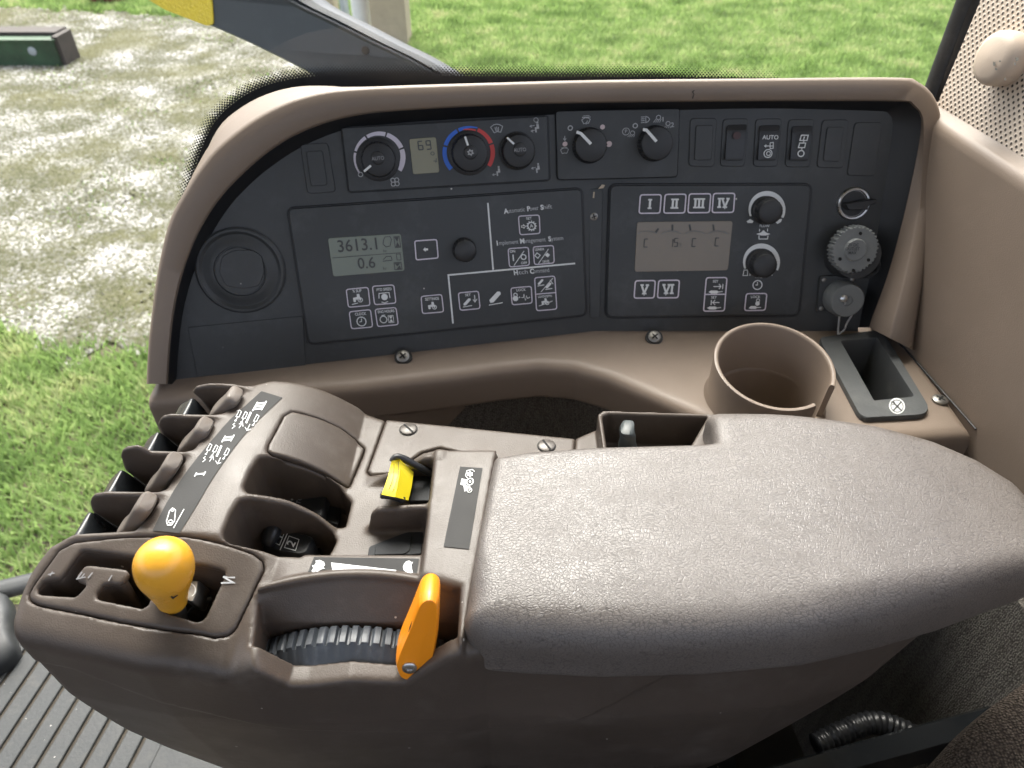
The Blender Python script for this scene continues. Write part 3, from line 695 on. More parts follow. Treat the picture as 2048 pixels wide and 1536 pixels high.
# --- hand throttle: ribbed wheel and orange lever
wc = np.array([-.097, .224, -.4835]); wm = MB(); Rw = .0985; seg = 190
prof = [(.06, -.0125), (.905, -.0125), (.915, -.0118), (.982, -.0022), (.998, -.0012), (1.0, .0090), (.985, .0103), (.06, .0103)]
a, b2, n_ = np.array([1., 0, 0]), np.array([0, 0, 1.]), np.array([0, 1., 0]); R = []
for q, (r, h) in enumerate(prof):
    ring = []
    for i in range(seg * 4):
        th = 2 * math.pi * i / (seg * 4); rr = Rw * r
        if q in (4, 5, 6): rr -= .0030 * (1 / (1 + math.exp(-14 * (math.cos(th * 92) - .55))))
        q3 = wc + a * rr * math.cos(th) + b2 * rr * math.sin(th) + n_ * h; q3[2] = max(q3[2], -.44); ring.append(q3)
    R.append(ring)
v, f = rings(R); wh = mk('throttle_wheel', v, f, 'wheel_rubber', arm, 50); wh['label'] = 'worn blue-grey ribbed throttle wheel'
TP = Plane((-.058, .2085, -.395), (.05, -.97, .24))
tl = roundpoly([(864, 1184), (879, 1195), (877, 1262), (868, 1316), (856, 1338), (822, 1354), (800, 1348), (789, 1322), (796, 1298), (820, 1242), (838, 1196), (850, 1186)], 12, 4)
rg = []
for ins, off in ((3, -.016), (0, -.013), (0, -.002), (1.2, 0), (9, .0042), (11, .0044)):
    pp = inset(tl, ins) if ins else tl
    rg.append([TP.pt(p[0], p[1], 0) + TP.n * off for p in pp])
v, f = rings(rg); lever = mk('throttle_lever', v, f, 'lever_orange', arm, 40); lever['label'] = 'bright orange throttle lever with a socket screw'
sc_c = TP.pt(819, 1336, .0048); v, f = lathe(sc_c, TP.n, [(.0042, -.003), (.0042, .0004), (.0036, .0009), (.0018, .0009), (.0016, .0002), (.0001, .0002)], 24); mk('socket_screw', v, f, 'steel', lever)
sk = Print(TP, off=.0049); sk.stroke([(824, 1242), (820, 1255), (817, 1264)], [.8, 2.6, .8]); sk.build('scuff', 'beam_rust', lever)

# --- switches in the wells
def block(name, px, z, thick, m, bev=.0012, parent=arm, rnd=5, n=(0, 0, 1), k=None):
    v, f = prism(roundpoly(px, rnd), Plane(PZ(px[0][0], px[0][1], z), n), 0, -thick, bev); o = mk(name, v, f, m, parent)
    if k: o['label'] = k
    return o
block('switch_base', [(545, 970), (640, 985), (684, 990), (676, 1050), (620, 1030), (535, 1012)], -.4095, .006, 'switch_matte', .0008)
s1 = block('rocker_switch', [(575, 976), (620, 982), (655, 990), (644, 1034), (600, 1020), (560, 1008)], -.4035, .008, 'switch_black', .0016, n=(-.12, 0, 1), k='black rocker marked AUTO, lying in the far deck well')
W = Print(Plane(PZ(575, 976, -.4035), (-.12, 0, 1)), (.35, -.93), (.93, .25), .0004); W.text('AUTO', 596, 1008, 9, .012); W.stroke([(568, 1000), (578, 996), (584, 1003)], 1.4); W.stroke([(578, 996), (586, 994)], 1.4); W.build('printed_marks', 'print_dim', s1)
block('switch_base', [(520, 1080), (640, 1074), (648, 1082), (640, 1112), (600, 1118), (510, 1100)], -.4100, .006, 'switch_matte', .0008)
s2p = Plane(PZ(580, 1080, -.394), (-.10, 0, 1))
v, f = prism(roundpoly([(540, 1046), (556, 1040), (568, 1056), (622, 1068), (628, 1080), (616, 1106), (600, 1112), (560, 1106), (522, 1094), (524, 1082)], 7), s2p, 0, -.018, .003); s2 = mk('rocker_switch', v, f, 'switch_black', arm); s2['label'] = 'black range rocker printed 1 over 2 in the near deck well'
v, f = tube(spline([s2p.pt(534, 1092, .001), s2p.pt(543, 1068, .005), s2p.pt(552, 1048, .004)], 4), [.003, .0045, .0050, .0055, .0058, .0060, .0058, .0055, .0035], 14); mk('rocker_ridge', v, f, 'switch_black', s2)
W = Print(s2p, (.93, .33), (-.45, .85), .0006)
W.stroke([(559, 1056), (571, 1060), (559, 1090), (550, 1086), (550, 1080)], 1.3, True); W.stroke([(576, 1064), (560, 1100)], 1.8); W.stroke([(578, 1072), (598, 1079), (591, 1101), (569, 1095)], 1.3, True)
W.text('2', 583, 1087, 17, .02, r=(.50, -.80), d=(.83, .40)); W.text('1', 560, 1073, 14, .02, r=(.50, -.80), d=(.83, .40)); W.build('printed_marks', 'print_white', s2)
# yellow power take-off switch
block('switch_base', [(820, 930), (868, 944), (862, 1002), (770, 1000), (756, 990), (790, 930)], -.3900, .006, 'switch_matte', .0008)
yp = [(784, 921), (801, 917), (827, 943), (818, 1000), (764, 990), (778, 948)]
def ypt(u, v, z): return PZ(u, v, z)
mb = MB(); L = spline([(783, 922), (775, 955), (763, 989)], 5); C = spline([(800, 919), (799, 948), (790, 994)], 5); Rr = spline([(827, 944), (824, 970), (817, 1001)], 5)
rw = []
for i, (l, c, r) in enumerate(zip(L, C, Rr)):
    sag = .0035 * (1 - (2 * i / (len(L) - 1) - 1) ** 2)
    rw.append([PZ(*l, -.3800), PZ(*l, -.3545 - sag), PZ(*(l * .5 + c * .5), -.3535 - sag), PZ(*c, -.3545 - sag), PZ(*r, -.368), PZ(*r, -.388)])
block('switch_housing', [(824, 930), (866, 946), (861, 1002), (818, 1003), (824, 975)], -.3800, .010, 'switch_matte', .0012)
v, f = rings(rw, True); ysw = mk('takeoff_switch', v, f, 'switch_yellow', arm, 30); ysw['label'] = 'bright yellow power take-off switch'
W = Print(Plane(PZ(792, 950, -.3575), (-.1, 0, 1)), off=.0022)
for d in (0, 9): W.stroke(spline([(788 + d, 924), (786 + d, 955), (775 + d * 1.0, 986)], 4), 1.1)
W.build('grip_line', 'cavity', ysw)
v, f = tube(spline([PZ(784, 924, -.3580), PZ(792, 915, -.356), PZ(806, 917, -.3575), PZ(830, 930, -.364), PZ(866, 950, -.376)], 5), .0026, 10); mk('switch_collar', v, f, 'switch_black', ysw)
v, f = tube(spline([PZ(763, 990, -.3600), PZ(784, 992, -.360), PZ(806, 1000, -.366)], 5), .0026, 10); mk('switch_collar', v, f, 'switch_black', ysw)
b_ = block('blank_switch', [(738, 1092), (800, 1068), (848, 1052), (843, 1108), (760, 1114), (735, 1112)], -.3865, .006, 'switch_matte', .0008, k='plain black blank switch in the pod well')
block('blank_inset', [(752, 1093), (805, 1073), (824, 1068), (820, 1100), (810, 1108), (748, 1110)], -.3858, .003, 'switch_matte', .0006, b_)
# small black lever in the bracket pocket
v, f = tube(spline([PY(1256, 905, .380), PY(1256, 885, .379), PY(1255, 866, .378), PY(1255, 852, .378)], 4), [.0078, .0080, .0080, .0078, .0072, .0066, .0066, .0068, .0074, .0080, .0082, .0078, .0045], 16, .6, sq=.6); o = mk('bracket_lever', v, f, 'lever_grey', arm); o['label'] = 'small grey-black lever in the bracket behind the pad'

# --- padded rest
pad_px = [(988, 925, -.348), (1060, 911, -.347), (1190, 900, -.347), (1400, 893, -.347), (1428, 889, -.347), (1420, 862, -.352), (1410, 846, -.356), (1420, 833, -.356), (1450, 828, -.353), (1600, 831, -.348), (1750, 843, -.347), (1870, 867, -.347), (1965, 899, -.347), (2052, 944, -.347), (2108, 1005, -.347), (2122, 1070, -.35), (2098, 1148, -.365), (2038, 1198, -.383), (1965, 1229, -.387), (1870, 1265, -.387), (1750, 1300, -.387), (1600, 1334, -.387), (1400, 1352, -.387), (1200, 1357, -.387), (1050, 1350, -.387), (975, 1343, -.387), (941, 1325, -.387), (930, 1292, -.380), (934, 1255, -.370)]
po = [PZ(*p)[:2] for p in pad_px]
a_ = np.array(po); lo = a_.min(0) - .006; hi = a_.max(0) + .006; h = .0017
gx = np.arange(lo[0], hi[0], h); gy = np.arange(lo[1], hi[1], h); A, B = np.meshgrid(gx, gy, indexing='ij')
zz = np.arange(-.396, -.328, h).astype(np.float32)[None, None, :]
crown = -.3395 - .10 * np.clip(.235 - B, 0, 1) ** 1.2 - 1.2 * np.clip(.243 - B, 0, 1) ** 2 - .55 * np.clip(A - .18, 0, 1) ** 2 - .0015 * np.sin((A - .02) * 9) - .012 * sstep(.365, .395, B) * sstep(.22, .14, A)
s2d = sd_poly(A, B, po)
f = smax(E(s2d), zz - E(crown), E(.0095 + .0125 * sstep(.265, .222, B) + .006 * sstep(.12, .22, A))); f = smax(f, -.3885 - zz, np.float32(.004))
pad = mk_nets('padded_rest', f.astype(np.float32), (gx[0], gy[0], float(zz[0, 0, 0])), h, 'pad_vinyl', arm, 3); pad['label'] = 'long brown leather-grain vinyl arm pad'
# ================================================================== SIDE CONSOLE
con = thing('side_console', 'tan side console with an arched trim around a dark instrument panel', 'console', (.05, .55, -1.0))
ZS = -.42                                           # height of the tray
DN = unit((.0, -.359, -.933))                       # down the panel face
hinge = PZ(1190, 662, ZS)
PR = Plane(hinge, np.cross((1, 0, 0), DN)); 
if PR.n[1] > 0: PR.n = -PR.n
ang = math.radians(11.0)
PL = Plane(hinge, np.cross((math.cos(ang), math.sin(ang), 0), DN))
if PL.n[1] > 0: PL.n = -PL.n
panel = Fold(PL, PR)
RL, DL = (.997, -.075), (.135, .99)                 # print axes on the left and right half
RR_, DR = (1, .004), (-.075, 1)

# --- dark fascia: flat face, sloping rim out to the trim
inner_px = [(336, 768), (340, 700), (349, 620), (368, 540), (398, 465), (440, 398), (495, 340), (555, 292), (620, 258), (700, 234), (800, 222), (1000, 211), (1200, 206), (1500, 203), (1790, 203), (1822, 210), (1838, 224), (1842, 245), (1838, 285), (1822, 365), (1800, 460), (1775, 550), (1745, 632), (1738, 655)]
face_px = [(352, 768), (357, 700), (366, 625), (386, 550), (418, 478), (460, 412), (512, 358), (570, 314), (632, 280), (705, 256), (800, 246), (1000, 234), (1200, 226), (1500, 217), (1752, 222), (1774, 226), (1784, 236), (1786, 252), (1781, 290), (1770, 370), (1756, 460), (1740, 550), (1722, 632), (1718, 655)]
NF = 150
IN = resample(spline(inner_px, 8), NF); FA = resample(spline(face_px, 8), NF)
v = []; f = []
for i in range(NF):
    v.append(panel.pt(*FA[i], 0)); v.append(panel.pt(*(FA[i] * .5 + IN[i] * .5), .006)); v.append(panel.pt(*IN[i], .016))
    tg = IN[min(i + 1, NF - 1)] - IN[max(i - 1, 0)]; pn = np.array([tg[1], -tg[0]]) / (np.linalg.norm(tg) + 1e-9); v.append(panel.pt(*(IN[i] + pn * 14), .008))
for i in range(NF - 1):
    for k in range(3): f.append((i * 4 + k, i * 4 + k + 1, (i + 1) * 4 + k + 1, (i + 1) * 4 + k))
rim = mk('fascia_rim', v, [q[::-1] for q in f], 'panel_black', con, 60)
# the face: strips from the outline down to the tray line, split at the fold
def face_mesh():
    FAa = np.array(FA) + (np.array(IN) - np.array(FA)) * .55; us = sorted(set([p for p in np.linspace(FAa[:, 0].min() + .01, 420, 30)] + [p for p in np.linspace(425, 1716, 86)] + [1190.0])); top = []; v = []; f = []
    ti = int(np.argmin(FAa[:, 1])); 
    for u in us:
        cand = []
        for i in range(NF - 1):
            a, b = FAa[i], FAa[i + 1]
            if (a[0] - u) * (b[0] - u) <= 0 and abs(a[0] - b[0]) > 1e-9:
                cand.append(a[1] + (b[1] - a[1]) * (u - a[0]) / (b[0] - a[0]))
        top.append(min(cand) if cand else 300)
    for u, t_ in zip(us, top):
        for k in range(9): v.append(panel.pt(u, t_ + (800 - t_) * k / 8, 0))
    n = len(us)
    for i in range(n - 1):
        for k in range(8): f.append((i * 9 + k, i * 9 + k + 1, (i + 1) * 9 + k + 1, (i + 1) * 9 + k))
    # remaining sliver right of the last column
    r0 = len(v); rt = [p for p in FAa[ti:] if p[0] >= 1716]
    for p in rt: v.append(panel.pt(p[0], p[1], 0)); v.append(panel.pt(1716, max(p[1], top[-1]), 0))
    for i in range(len(rt) - 1): f.append((r0 + 2 * i, r0 + 2 * i + 2, r0 + 2 * i + 3, r0 + 2 * i + 1))
    return v, f
v, f = face_mesh(); fascia = mk('fascia', v, f, 'panel_dark', con, 8); fascia['label'] = 'dark grey instrument panel folded in the middle'

# --- tan arched trim
out_px = [(293, 768), (297, 690), (306, 610), (318, 530), (340, 440), (372, 378), (406, 325), (444, 283), (508, 235), (575, 201), (640, 183), (700, 176), (800, 171), (1000, 165), (1200, 160), (1500, 157), (1790, 155), (1838, 165), (1866, 190), (1880, 225), (1884, 265), (1876, 340), (1862, 450), (1846, 560), (1828, 680), (1826, 700)]
OUT = resample(spline(out_px, 8), NF); INN = resample(spline(inner_px, 8), NF)
R = []
for i in range(NF):
    a = OUT[i]; b = INN[i]; s = i / (NF - 1); side = sstep(.80, .90, s)       # the right leg stands further forward
    n = panel.nrm(*a); fo = .020 + .030 * float(side) * float(sstep(.84, 1, s)); d = b - a
    tg = OUT[min(i + 1, NF - 1)] - OUT[max(i - 1, 0)]; pn = np.array([tg[1], -tg[0]]) / (np.linalg.norm(tg) + 1e-9)
    wv = float(sstep(360, 470, a[0]) * sstep(760, 490, a[0])) if a[1] < 420 else 0.0
    bk = panel.pt(*(a + pn * 40 * wv), -.03) if wv > 0 else panel.pt(*a, fo - .006) - n * .05
    r = [bk - n * .03, bk * .4 + panel.pt(*a, fo - .006) * .6 + n * .004 * wv, panel.pt(*a, fo - .006), panel.pt(*(a + d * .05), fo - .0015), panel.pt(*(a + d * .14), fo), panel.pt(*(a + d * (.90 - .42 * float(side))), fo + .001), panel.pt(*(a + d * (.96 - .40 * float(side))), fo - .001), panel.pt(*b, .0155)]
    R.append(r)
v = [p for r in R for p in r]; m = 8; f = []
for i in range(NF - 1):
    for k in range(m - 1): f.append((i * m + k, i * m + k + 1, (i + 1) * m + k + 1, (i + 1) * m + k))
f.append(tuple(range(m))); f.append(tuple((NF - 1) * m + k for k in range(m))[::-1])
trim = mk('arched_trim', v, f, 'tan_plastic', con, 70); trim['label'] = 'tan moulded trim arching over the instrument panel'

# --- tray with a rounded lip (distance field in plan)
lip_px = [(290, 800), (400, 792), (520, 786), (700, 776), (900, 752), (1000, 738), (1080, 730), (1150, 735), (1220, 755), (1300, 790), (1390, 830), (1440, 850)]
lipp = [PZ(u, v_, ZS)[:2] for u, v_ in lip_px]
trayp = [np.array(q) for q in [lipp[0] + np.array([-.008, .10]), lipp[0] + np.array([-.004, .01])]] + lipp + [PZ(1520, 905, ZS)[:2], PZ(1760, 880, ZS)[:2], PZ(1955, 868, ZS)[:2], np.array([.395, .50]), np.array([.392, .70]), np.array([.1, .70]), np.array([-.28, .62])]
h = .0022; a_ = np.array(trayp); lo = a_.min(0) - .006; hi = a_.max(0) + .006
gx = np.arange(lo[0], hi[0], h); gy = np.arange(lo[1], hi[1], h); A, B = np.meshgrid(gx, gy, indexing='ij'); zz = np.arange(-.515, ZS + .012, h).astype(np.float32)[None, None, :]
td = sd_poly(A, B, trayp); ztop = ZS + .012 * sstep(.0, -.012, A * 0 + 1) - 0 * A
fl = smax(E(td), zz - ZS, np.float32(.014)); fl = np.maximum(fl, -.462 - .02 * E(sstep(-.20, -.30, A)) * 2 - zz)
# pocket for the insert and round base of the cup holder
ash_px = [(1652, 672), (1748, 660), (1768, 664), (1858, 812), (1856, 824), (1842, 830), (1732, 836), (1718, 828), (1640, 682), (1640, 674)]
open_px = [(1682, 682), (1754, 676), (1828, 792), (1748, 800)]
opn = [PZ(u, v_, ZS)[:2] for u, v_ in open_px]
fl = np.maximum(fl, -np.maximum(E(sd_poly(A, B, opn)), -.50 - zz))
fl = np.maximum(fl, -np.maximum(np.sqrt(E(A - .228) ** 2 + E(B - .480) ** 2) - .0435, -.505 - zz))
tray = mk_nets('tray', fl.astype(np.float32), (gx[0], gy[0], float(zz[0, 0, 0])), h, 'tan_plastic', con, 3); tray['label'] = 'tan tray with a rounded front lip below the instrument panel'
# skirt under the left end and cloth-covered side below the lip
v = []; f = []
cl = [PZ(u, v_, ZS)[:2] + np.array([0, .012]) for u, v_ in lip_px]
cl = cl + [np.array([.26, .44]), np.array([.39, .44])]
for p in cl:
    v += [np.array([p[0], p[1], -.455]), np.array([p[0], p[1] + .012, -.70]), np.array([p[0], p[1] + .03, -1.0])]
for i in range(len(cl) - 1):
    for k in range(2): f.append((i * 3 + k, i * 3 + k + 1, (i + 1) * 3 + k + 1, (i + 1) * 3 + k))
sk_ = mk('cloth_side', v, f, 'carpet', con, 80)
v = []; f = []
lp = [PZ(u, v_, ZS)[:2] for u, v_ in lip_px[:5]]
tapered = [0, 0, 0, .3, 1]
for p, tt in zip([lp[0] + np.array([-.006, .12])] + lp, [0] + tapered):
    dz = -.62 + tt * .15
    v += [np.array([p[0], p[1] + .0015, ZS - .012]), np.array([p[0] + .004, p[1] + .003, -.45]), np.array([p[0] + .012, p[1] + .012, dz])]
for i in range(len(lp)):
    for k in range(2): f.append((i * 3 + k, i * 3 + k + 1, (i + 1) * 3 + k + 1, (i + 1) * 3 + k))
mk('skirt', v, f, 'tan_plastic', con, 80)

# --- insert tray with a no-smoking mark
TZ = Plane((0, 0, ZS), (0, 0, 1)); ashp = roundpoly(ash_px, 6, 3)
top_o = [TZ.pt(*p, .0045) for p in ashp]; bot_o = [TZ.pt(*p, .0045) - np.array([0, 0, .006]) for p in ashp]
opd = resample(open_px, 60, True); 
oo = resample(ashp, 60, True)
def ang_sort(pts, c): return sorted(pts, key=lambda p: math.atan2(p[1] - c[1], p[0] - c[0]))
c0 = np.mean(open_px, 0)
def by_angle(poly, n=72):
    P = [np.asarray(p, float) for p in poly]; out = []
    for i in range(n):
        th = 2 * math.pi * i / n; d = np.array([math.cos(th), math.sin(th)]); best = 0
        for k in range(len(P)):
            a, b = P[k] - c0, P[(k + 1) % len(P)] - c0; e = b - a; den = d[0] * e[1] - d[1] * e[0]
            if abs(den) < 1e-9: continue
            t_ = (a[0] * e[1] - a[1] * e[0]) / den; s_ = (a[0] * d[1] - a[1] * d[0]) / den
            if -1e-6 <= s_ <= 1 + 1e-6 and t_ > best: best = t_
        out.append(c0 + d * best)
    return out
# corner angles are kept exact by adding them to the sweep
AO = by_angle(ashp, 144); BI = by_angle(open_px, 144)
up = np.array([0, 0, 1.])
Rg = [[TZ.pt(*p, .005) - up * .006 for p in AO], [TZ.pt(*p, .005) - up * .0012 for p in AO], [TZ.pt(*(p + (c0 - p) * .015), .005) for p in AO], [TZ.pt(*(p + (p - c0) * .02), .005) for p in BI], [TZ.pt(*p, .005) - up * .0015 for p in BI], [(TZ.pt(*p, .005) - up * .058) * np.array([1, 1, 1]) for p in BI]]
v, f = rings(Rg, True, False, True); ash = mk('tray_insert', v, f, 'ashtray', con, 40); ash['label'] = 'dark grey rectangular insert with a deep slot and a no-smoking mark'
W = Print(TZ, (1, -.03), (.1, 1), .0054); W.disc(1794, 812, 16, 24); W.build('mark_disc', 'print_white', ash)
W = Print(TZ, (1, -.03), (.1, 1), .0058); W.ring(1794, 812, 12.2, 1.4, 24); W.stroke([(1785, 803), (1804, 822)], 3.0); W.stroke([(1803, 803), (1786, 822)], 3.2); W.ring(1786, 806, 3.5, 1.2, 8); W.build('mark_symbol', 'ashtray', ash)

# --- cup holder: an open cup with a slot in its near wall
cu = PZ(1549, 745, ZS + .020)
cen = np.array([.2262, .480, ZS])
rt_, rb_ = .0515, .0460; hcup = .040; tilt = np.array([.0, .0, 1.])
segs = 80; prof = [(-.085, .0), (-.085, rb_ - .004), (hcup - .003, rt_ - .0046), (hcup - .0006, rt_ - .0038), (hcup, rt_ - .0024), (hcup - .0006, rt_ - .0006), (hcup - .003, rt_), (.004, rb_ + .004), (-.004, rb_ + .010)]
v = []; f = []; ang0 = math.radians(-46); gap = math.radians(34)
nS = segs
for i in range(nS + 1):
    th = ang0 + gap / 2 + (2 * math.pi - gap) * i / nS
    for (hh, r) in prof:
        v.append(cen + np.array([r * math.cos(th), r * math.sin(th), hh + (.008 * math.sin(th) if hh > .01 else 0)]))
m = len(prof)
for i in range(nS):
    for k in range(m - 1): f.append((i * m + k, i * m + k + 1, (i + 1) * m + k + 1, (i + 1) * m + k))
f.append(tuple(range(1, m))[::-1]); f.append(tuple(nS * m + k for k in range(1, m)))
lv, lf = lathe(cen + np.array([0, 0, -.084]), (0, 0, 1), [(rb_ - .0045, -.001), (rb_ - .0045, .002), (rb_ - .006, .003), (.0001, .003)], 48)  # dark disc on the cup floor paints in the shade of a deep cup
cup = mk('cup_holder', v, f, 'tan_plastic', con, 50); mk('cup_shade_disc', lv, lf, 'rubber', cup); cup['label'] = 'round tan cup holder with a notch in its wall'
# side wing of the cup beside the notch
wg = [PZ(u, v_, ZS + .03) for u, v_ in [(1652, 780), (1668, 800), (1672, 818), (1664, 832), (1630, 836), (1620, 826)]]

# --- screws along the tray and beside the insert
for (u, v_, r, z, nn, sl) in ((806, 713, .0062, ZS + .004, unit((0, -.5, .85)), '+'), (1309, 674, .0062, ZS + .004, unit((0, -.5, .85)), '+'), (1818, 684, .0068, ZS + .004, unit((-.2, -.4, .9)), '+'), (1880, 800, .0068, ZS + .001, unit((0, 0, 1)), '+')):
    p = PZ(u, v_, z); screw('cross_screw', p, nn, r, 'steel_dull', con, sl, 40, .0022)
    if v_ < 720:
        vv, ff = lathe(p - nn * .001, nn, [(.0085, -.004), (.0085, .0006), (.006, .0006)], 20); mk('screw_boss', vv, ff, 'panel_black', con)
p = PR.pt(1188, 433, .0008); screw('cross_screw', p, PR.n, .0042, 'steel_dull', con, '+', 20, .0015)

# --- modules on the panel
def module(name, px, top, m, rnd=10, label=None, rimw=5, par=con, bev=.001, P_=None):
    q = roundpoly(px, rnd, 4); c = np.mean(px, 0); low = -.002 if P_ is None else -.014; P_ = P_ or panel.pick(*c)
    big = inset(q, -rimw)
    v, f = prism(big, P_, top * .45, low, .0008); r = mk(name + '_surround', v, f, 'panel_black', par)
    v, f = prism(q, P_, top, -.001, bev); o = mk(name, v, f, m, par)
    if label: o['label'] = label
    return o, P_
clim, PLc = module('climate_panel', [(683, 256), (1095, 232), (1099, 360), (698, 384)], .0045, 'panel_face', 6, 'dark climate control module with three dials and a small display')
wa, wb = PL.pt(1104, 288, .0006), PR.pt(1364, 285, .0006); PWn = np.cross(wb - wa, DN); PWn = -PWn if PWn[1] > 0 else PWn
wip, PWc = module('wiper_light_panel', [(1111, 222), (1360, 217), (1355, 354), (1115, 360)], .002, 'panel_dark', 8, 'dark module with a wiper dial and a light dial', 2, P_=Plane(wa, PWn))
hrs, PHc = module('performance_panel', [(576, 418), (1163, 378), (1172, 630), (618, 688)], .005, 'panel_face', 12, 'dark display module reading engine hours, with membrane keys', 7)
flow, PFc = module('valve_panel', [(1221, 371), (1622, 370), (1597, 630), (1213, 634)], .005, 'panel_face', 14, 'dark module with roman-numeral keys, a display and two dials', 8)
TOPC, TOPW, TOPH, TOPF = .0045, .002, .005, .005
# spine between the two display modules
v, f = prism(roundpoly([(1176, 378), (1206, 377), (1200, 636), (1180, 637)], 3), PR, .002, -.002, .0006); mk('centre_spine', v, f, 'panel_dark', con)

class Off:                                          # a plane raised by a fixed amount
    def __init__(s, P_, o): s.P, s.o = P_, o
    def pt(s, u, v, off=0): return s.P.pt(u, v, s.o + off)
    def nrm(s, u, v): return s.P.n
OC, OW, OH, OF = Off(PLc, TOPC), Off(PWc, TOPW), Off(PHc, TOPH), Off(PFc, TOPF)
def depth(S, u, v): return S.P.t(u, v, S.o)
def knob(name, S, u, v, rpx, hpx, parent, label=None, cap=None, pointer=None, ribs=30, base=1.08, m='knob_black', dome=0, seg=None, amp=.022):
    k = depth(S, u, v) / FPX; c = S.pt(u, v); n = S.P.n; r = rpx * k; h = hpx * k
    prof = [(r * base * 1.04, -.0005), (r * base * 1.04, h * .12), (r * base, h * .16), (r * 1.03, h * .2), (r, h * .86), (r * .95, h * .97), (r * .90, h)]
    if dome: prof += [(r * .7, h * (1 + dome * .5)), (r * .4, h * (1 + dome * .85)), (r * .01, h * (1 + dome))]
    else: prof += [(r * .01, h)]
    vv, ff = lathe(c, n, prof, ribs * 4, ribs, amp, (3, 4)); o = mk(name, vv, ff, m, parent, 38)
    if label: o['label'] = label
    return o, c, n, k, h
def pointer(parent, c, n, h, k, pts, wpx, S):
    T = Off(S.P, S.o + h); W = Print(T, off=.0004); W.stroke(pts, wpx); return W.build('pointer', 'print_white', parent)
class Top(Off): pass
def cap_btn(parent, S, h, u, v, rpx, txt=None):
    T = Off(S.P, S.o + h); c = T.pt(u, v); k = depth(T, u, v) / FPX
    vv, ff = lathe(c, S.P.n, [(rpx * k * 1.05, -.001), (rpx * k * 1.05, .0006), (rpx * k, .0018), (rpx * k * .85, .0022), (rpx * k * .01, .0022)], 30); b_ = mk('push_cap', vv, ff, 'knob_black', parent)
    return b_, Off(S.P, S.o + h + .0022)
# climate dials
o, c, n, k, h = knob('climate_knob', OC, 757, 319, 33, 24, clim, 'fan speed dial ringed by a white segmented arc', ribs=36, base=1.22)
T = Off(PLc, TOPC + h); pointer(o, c, n, h, k, [(742, 331), (728, 343)], 4.6, OC)
b_, T2 = cap_btn(o, OC, h, 756, 316, 12.5)
W = Print(T2, RL, DL, .0004); W.text('AUTO', 756, 317, 7.5, .01, .85); W.build('button_text', 'print_dim', o)
o, c, n, k, h = knob('climate_knob', OC, 938, 306, 35, 24, clim, 'temperature dial between blue and red arcs', ribs=36, base=1.18)
pointer(o, c, n, h, k, [(930, 273), (936, 291)], 4.2, OC); b_, T2 = cap_btn(o, OC, h, 941, 305, 13)
W = Print(T2, RL, DL, .0004)
for q in range(6):
    a = math.radians(60 * q + 15); W.stroke([(941 + 2 * math.cos(a), 305 + 2 * math.sin(a)), (941 + 7 * math.cos(a), 305 + 7 * math.sin(a))], 1.4)
W.ring(941, 305, 4.5, 1.2, 12); W.build('button_symbol', 'print_grey', o)
o, c, n, k, h = knob('climate_knob', OC, 1034, 302, 32, 24, clim, 'air direction dial among seated-figure symbols', ribs=36, base=1.1)
pointer(o, c, n, h, k, [(1014, 275), (1028, 288)], 4.0, OC); b_, T2 = cap_btn(o, OC, h, 1040, 299, 12.5)
W = Print(T2, RL, DL, .0004); W.text('AUTO', 1040, 300, 7.5, .01, .85); W.build('button_text', 'print_dim', o)
W = Print(OC, RL, DL, .0005)
for a0, a1, w0, w1 in ((-128, -79, 3.0, 5), (-75, -35, 5, 7), (-31, 14, 7, 8.5), (18, 66, 8.5, 9.5), (70, 123, 9.5, 11)): W.arc(759, 315, 52, a0, a1, w0, w1)
W.build('scale_arc', 'print_lilac', clim)
W = Print(OC, RL, DL, .0005)
for a0, a1, w0, w1 in ((-133, -77, 9, 8), (-73, -29, 8, 8), (-25, 19, 7.5, 2)): W.arc(938, 305, 53, a0, a1, w0, w1)
W.build('blue_arc', 'print_blue', clim)
W = Print(OC, RL, DL, .0006)
for R0, a0, a1, w0, w1 in ((48, -14, 17, 2, 5), (52, 21, 67, 7, 9), (52, 71, 124, 9, 9)): W.arc(938, 305, R0, a0, a1, w0, w1)
W.build('red_arc', 'print_red', clim)
W = Print(OC, RL, DL, .0005)
W.ring(721, 349, 4.5, 1.5, 14)
for q in range(4):
    a = math.radians(90 * q + 40); W.ring(790 + 5.5 * math.cos(a), 364 + 5.5 * math.sin(a), 4.2, 1.5, 10)
def windscreen(u, v, s, w=1.3, inner=True):
    W.icon(u, v, s, [('c', [(-1, -.45), (-.5, -.8), (0, -.9), (.5, -.8), (1, -.45), (.55, .5), (0, .35), (-.55, .5)])] + ([[(-.3, -.4), (-.2, .3)], [(0, -.45), (0, .3)], [(.3, -.4), (.2, .3)]] if inner else []), w=w)
windscreen(994, 259, 12, 1.5)
def seated(u, v, s, arrows):
    W.icon(u, v, s, [], [[(.25, -.95), (.6, -.95), (.6, -.6), (.25, -.6)], [(.2, -.5), (.62, -.5), (.62, .35), (.15, .35), (.1, 1), (-.15, 1), (-.15, .05), (.2, .05)]])
    for (x0, y0, x1, y1) in arrows: W.icon(u, v, s, [[(x0, y0), (x1, y1)], [(x0 + .35, y0 - .22), (x0, y0), (x0 + .35, y0 + .22)]], w=1.2)
seated(1071, 254, 11, [(-1, -.2, -.1, -.3), (-.9, .7, -.2, .55)]); W.ring(1072, 240, 4.5, 1.1, 10)
seated(994, 342, 10, [(-1, .7, -.2, .6)]); seated(1073, 336, 10, [(-1, .0, -.1, -.15)])
W.build('printed_marks', 'print_grey', clim)
lc = [(818, 278), (872, 274), (879, 345), (826, 349)]
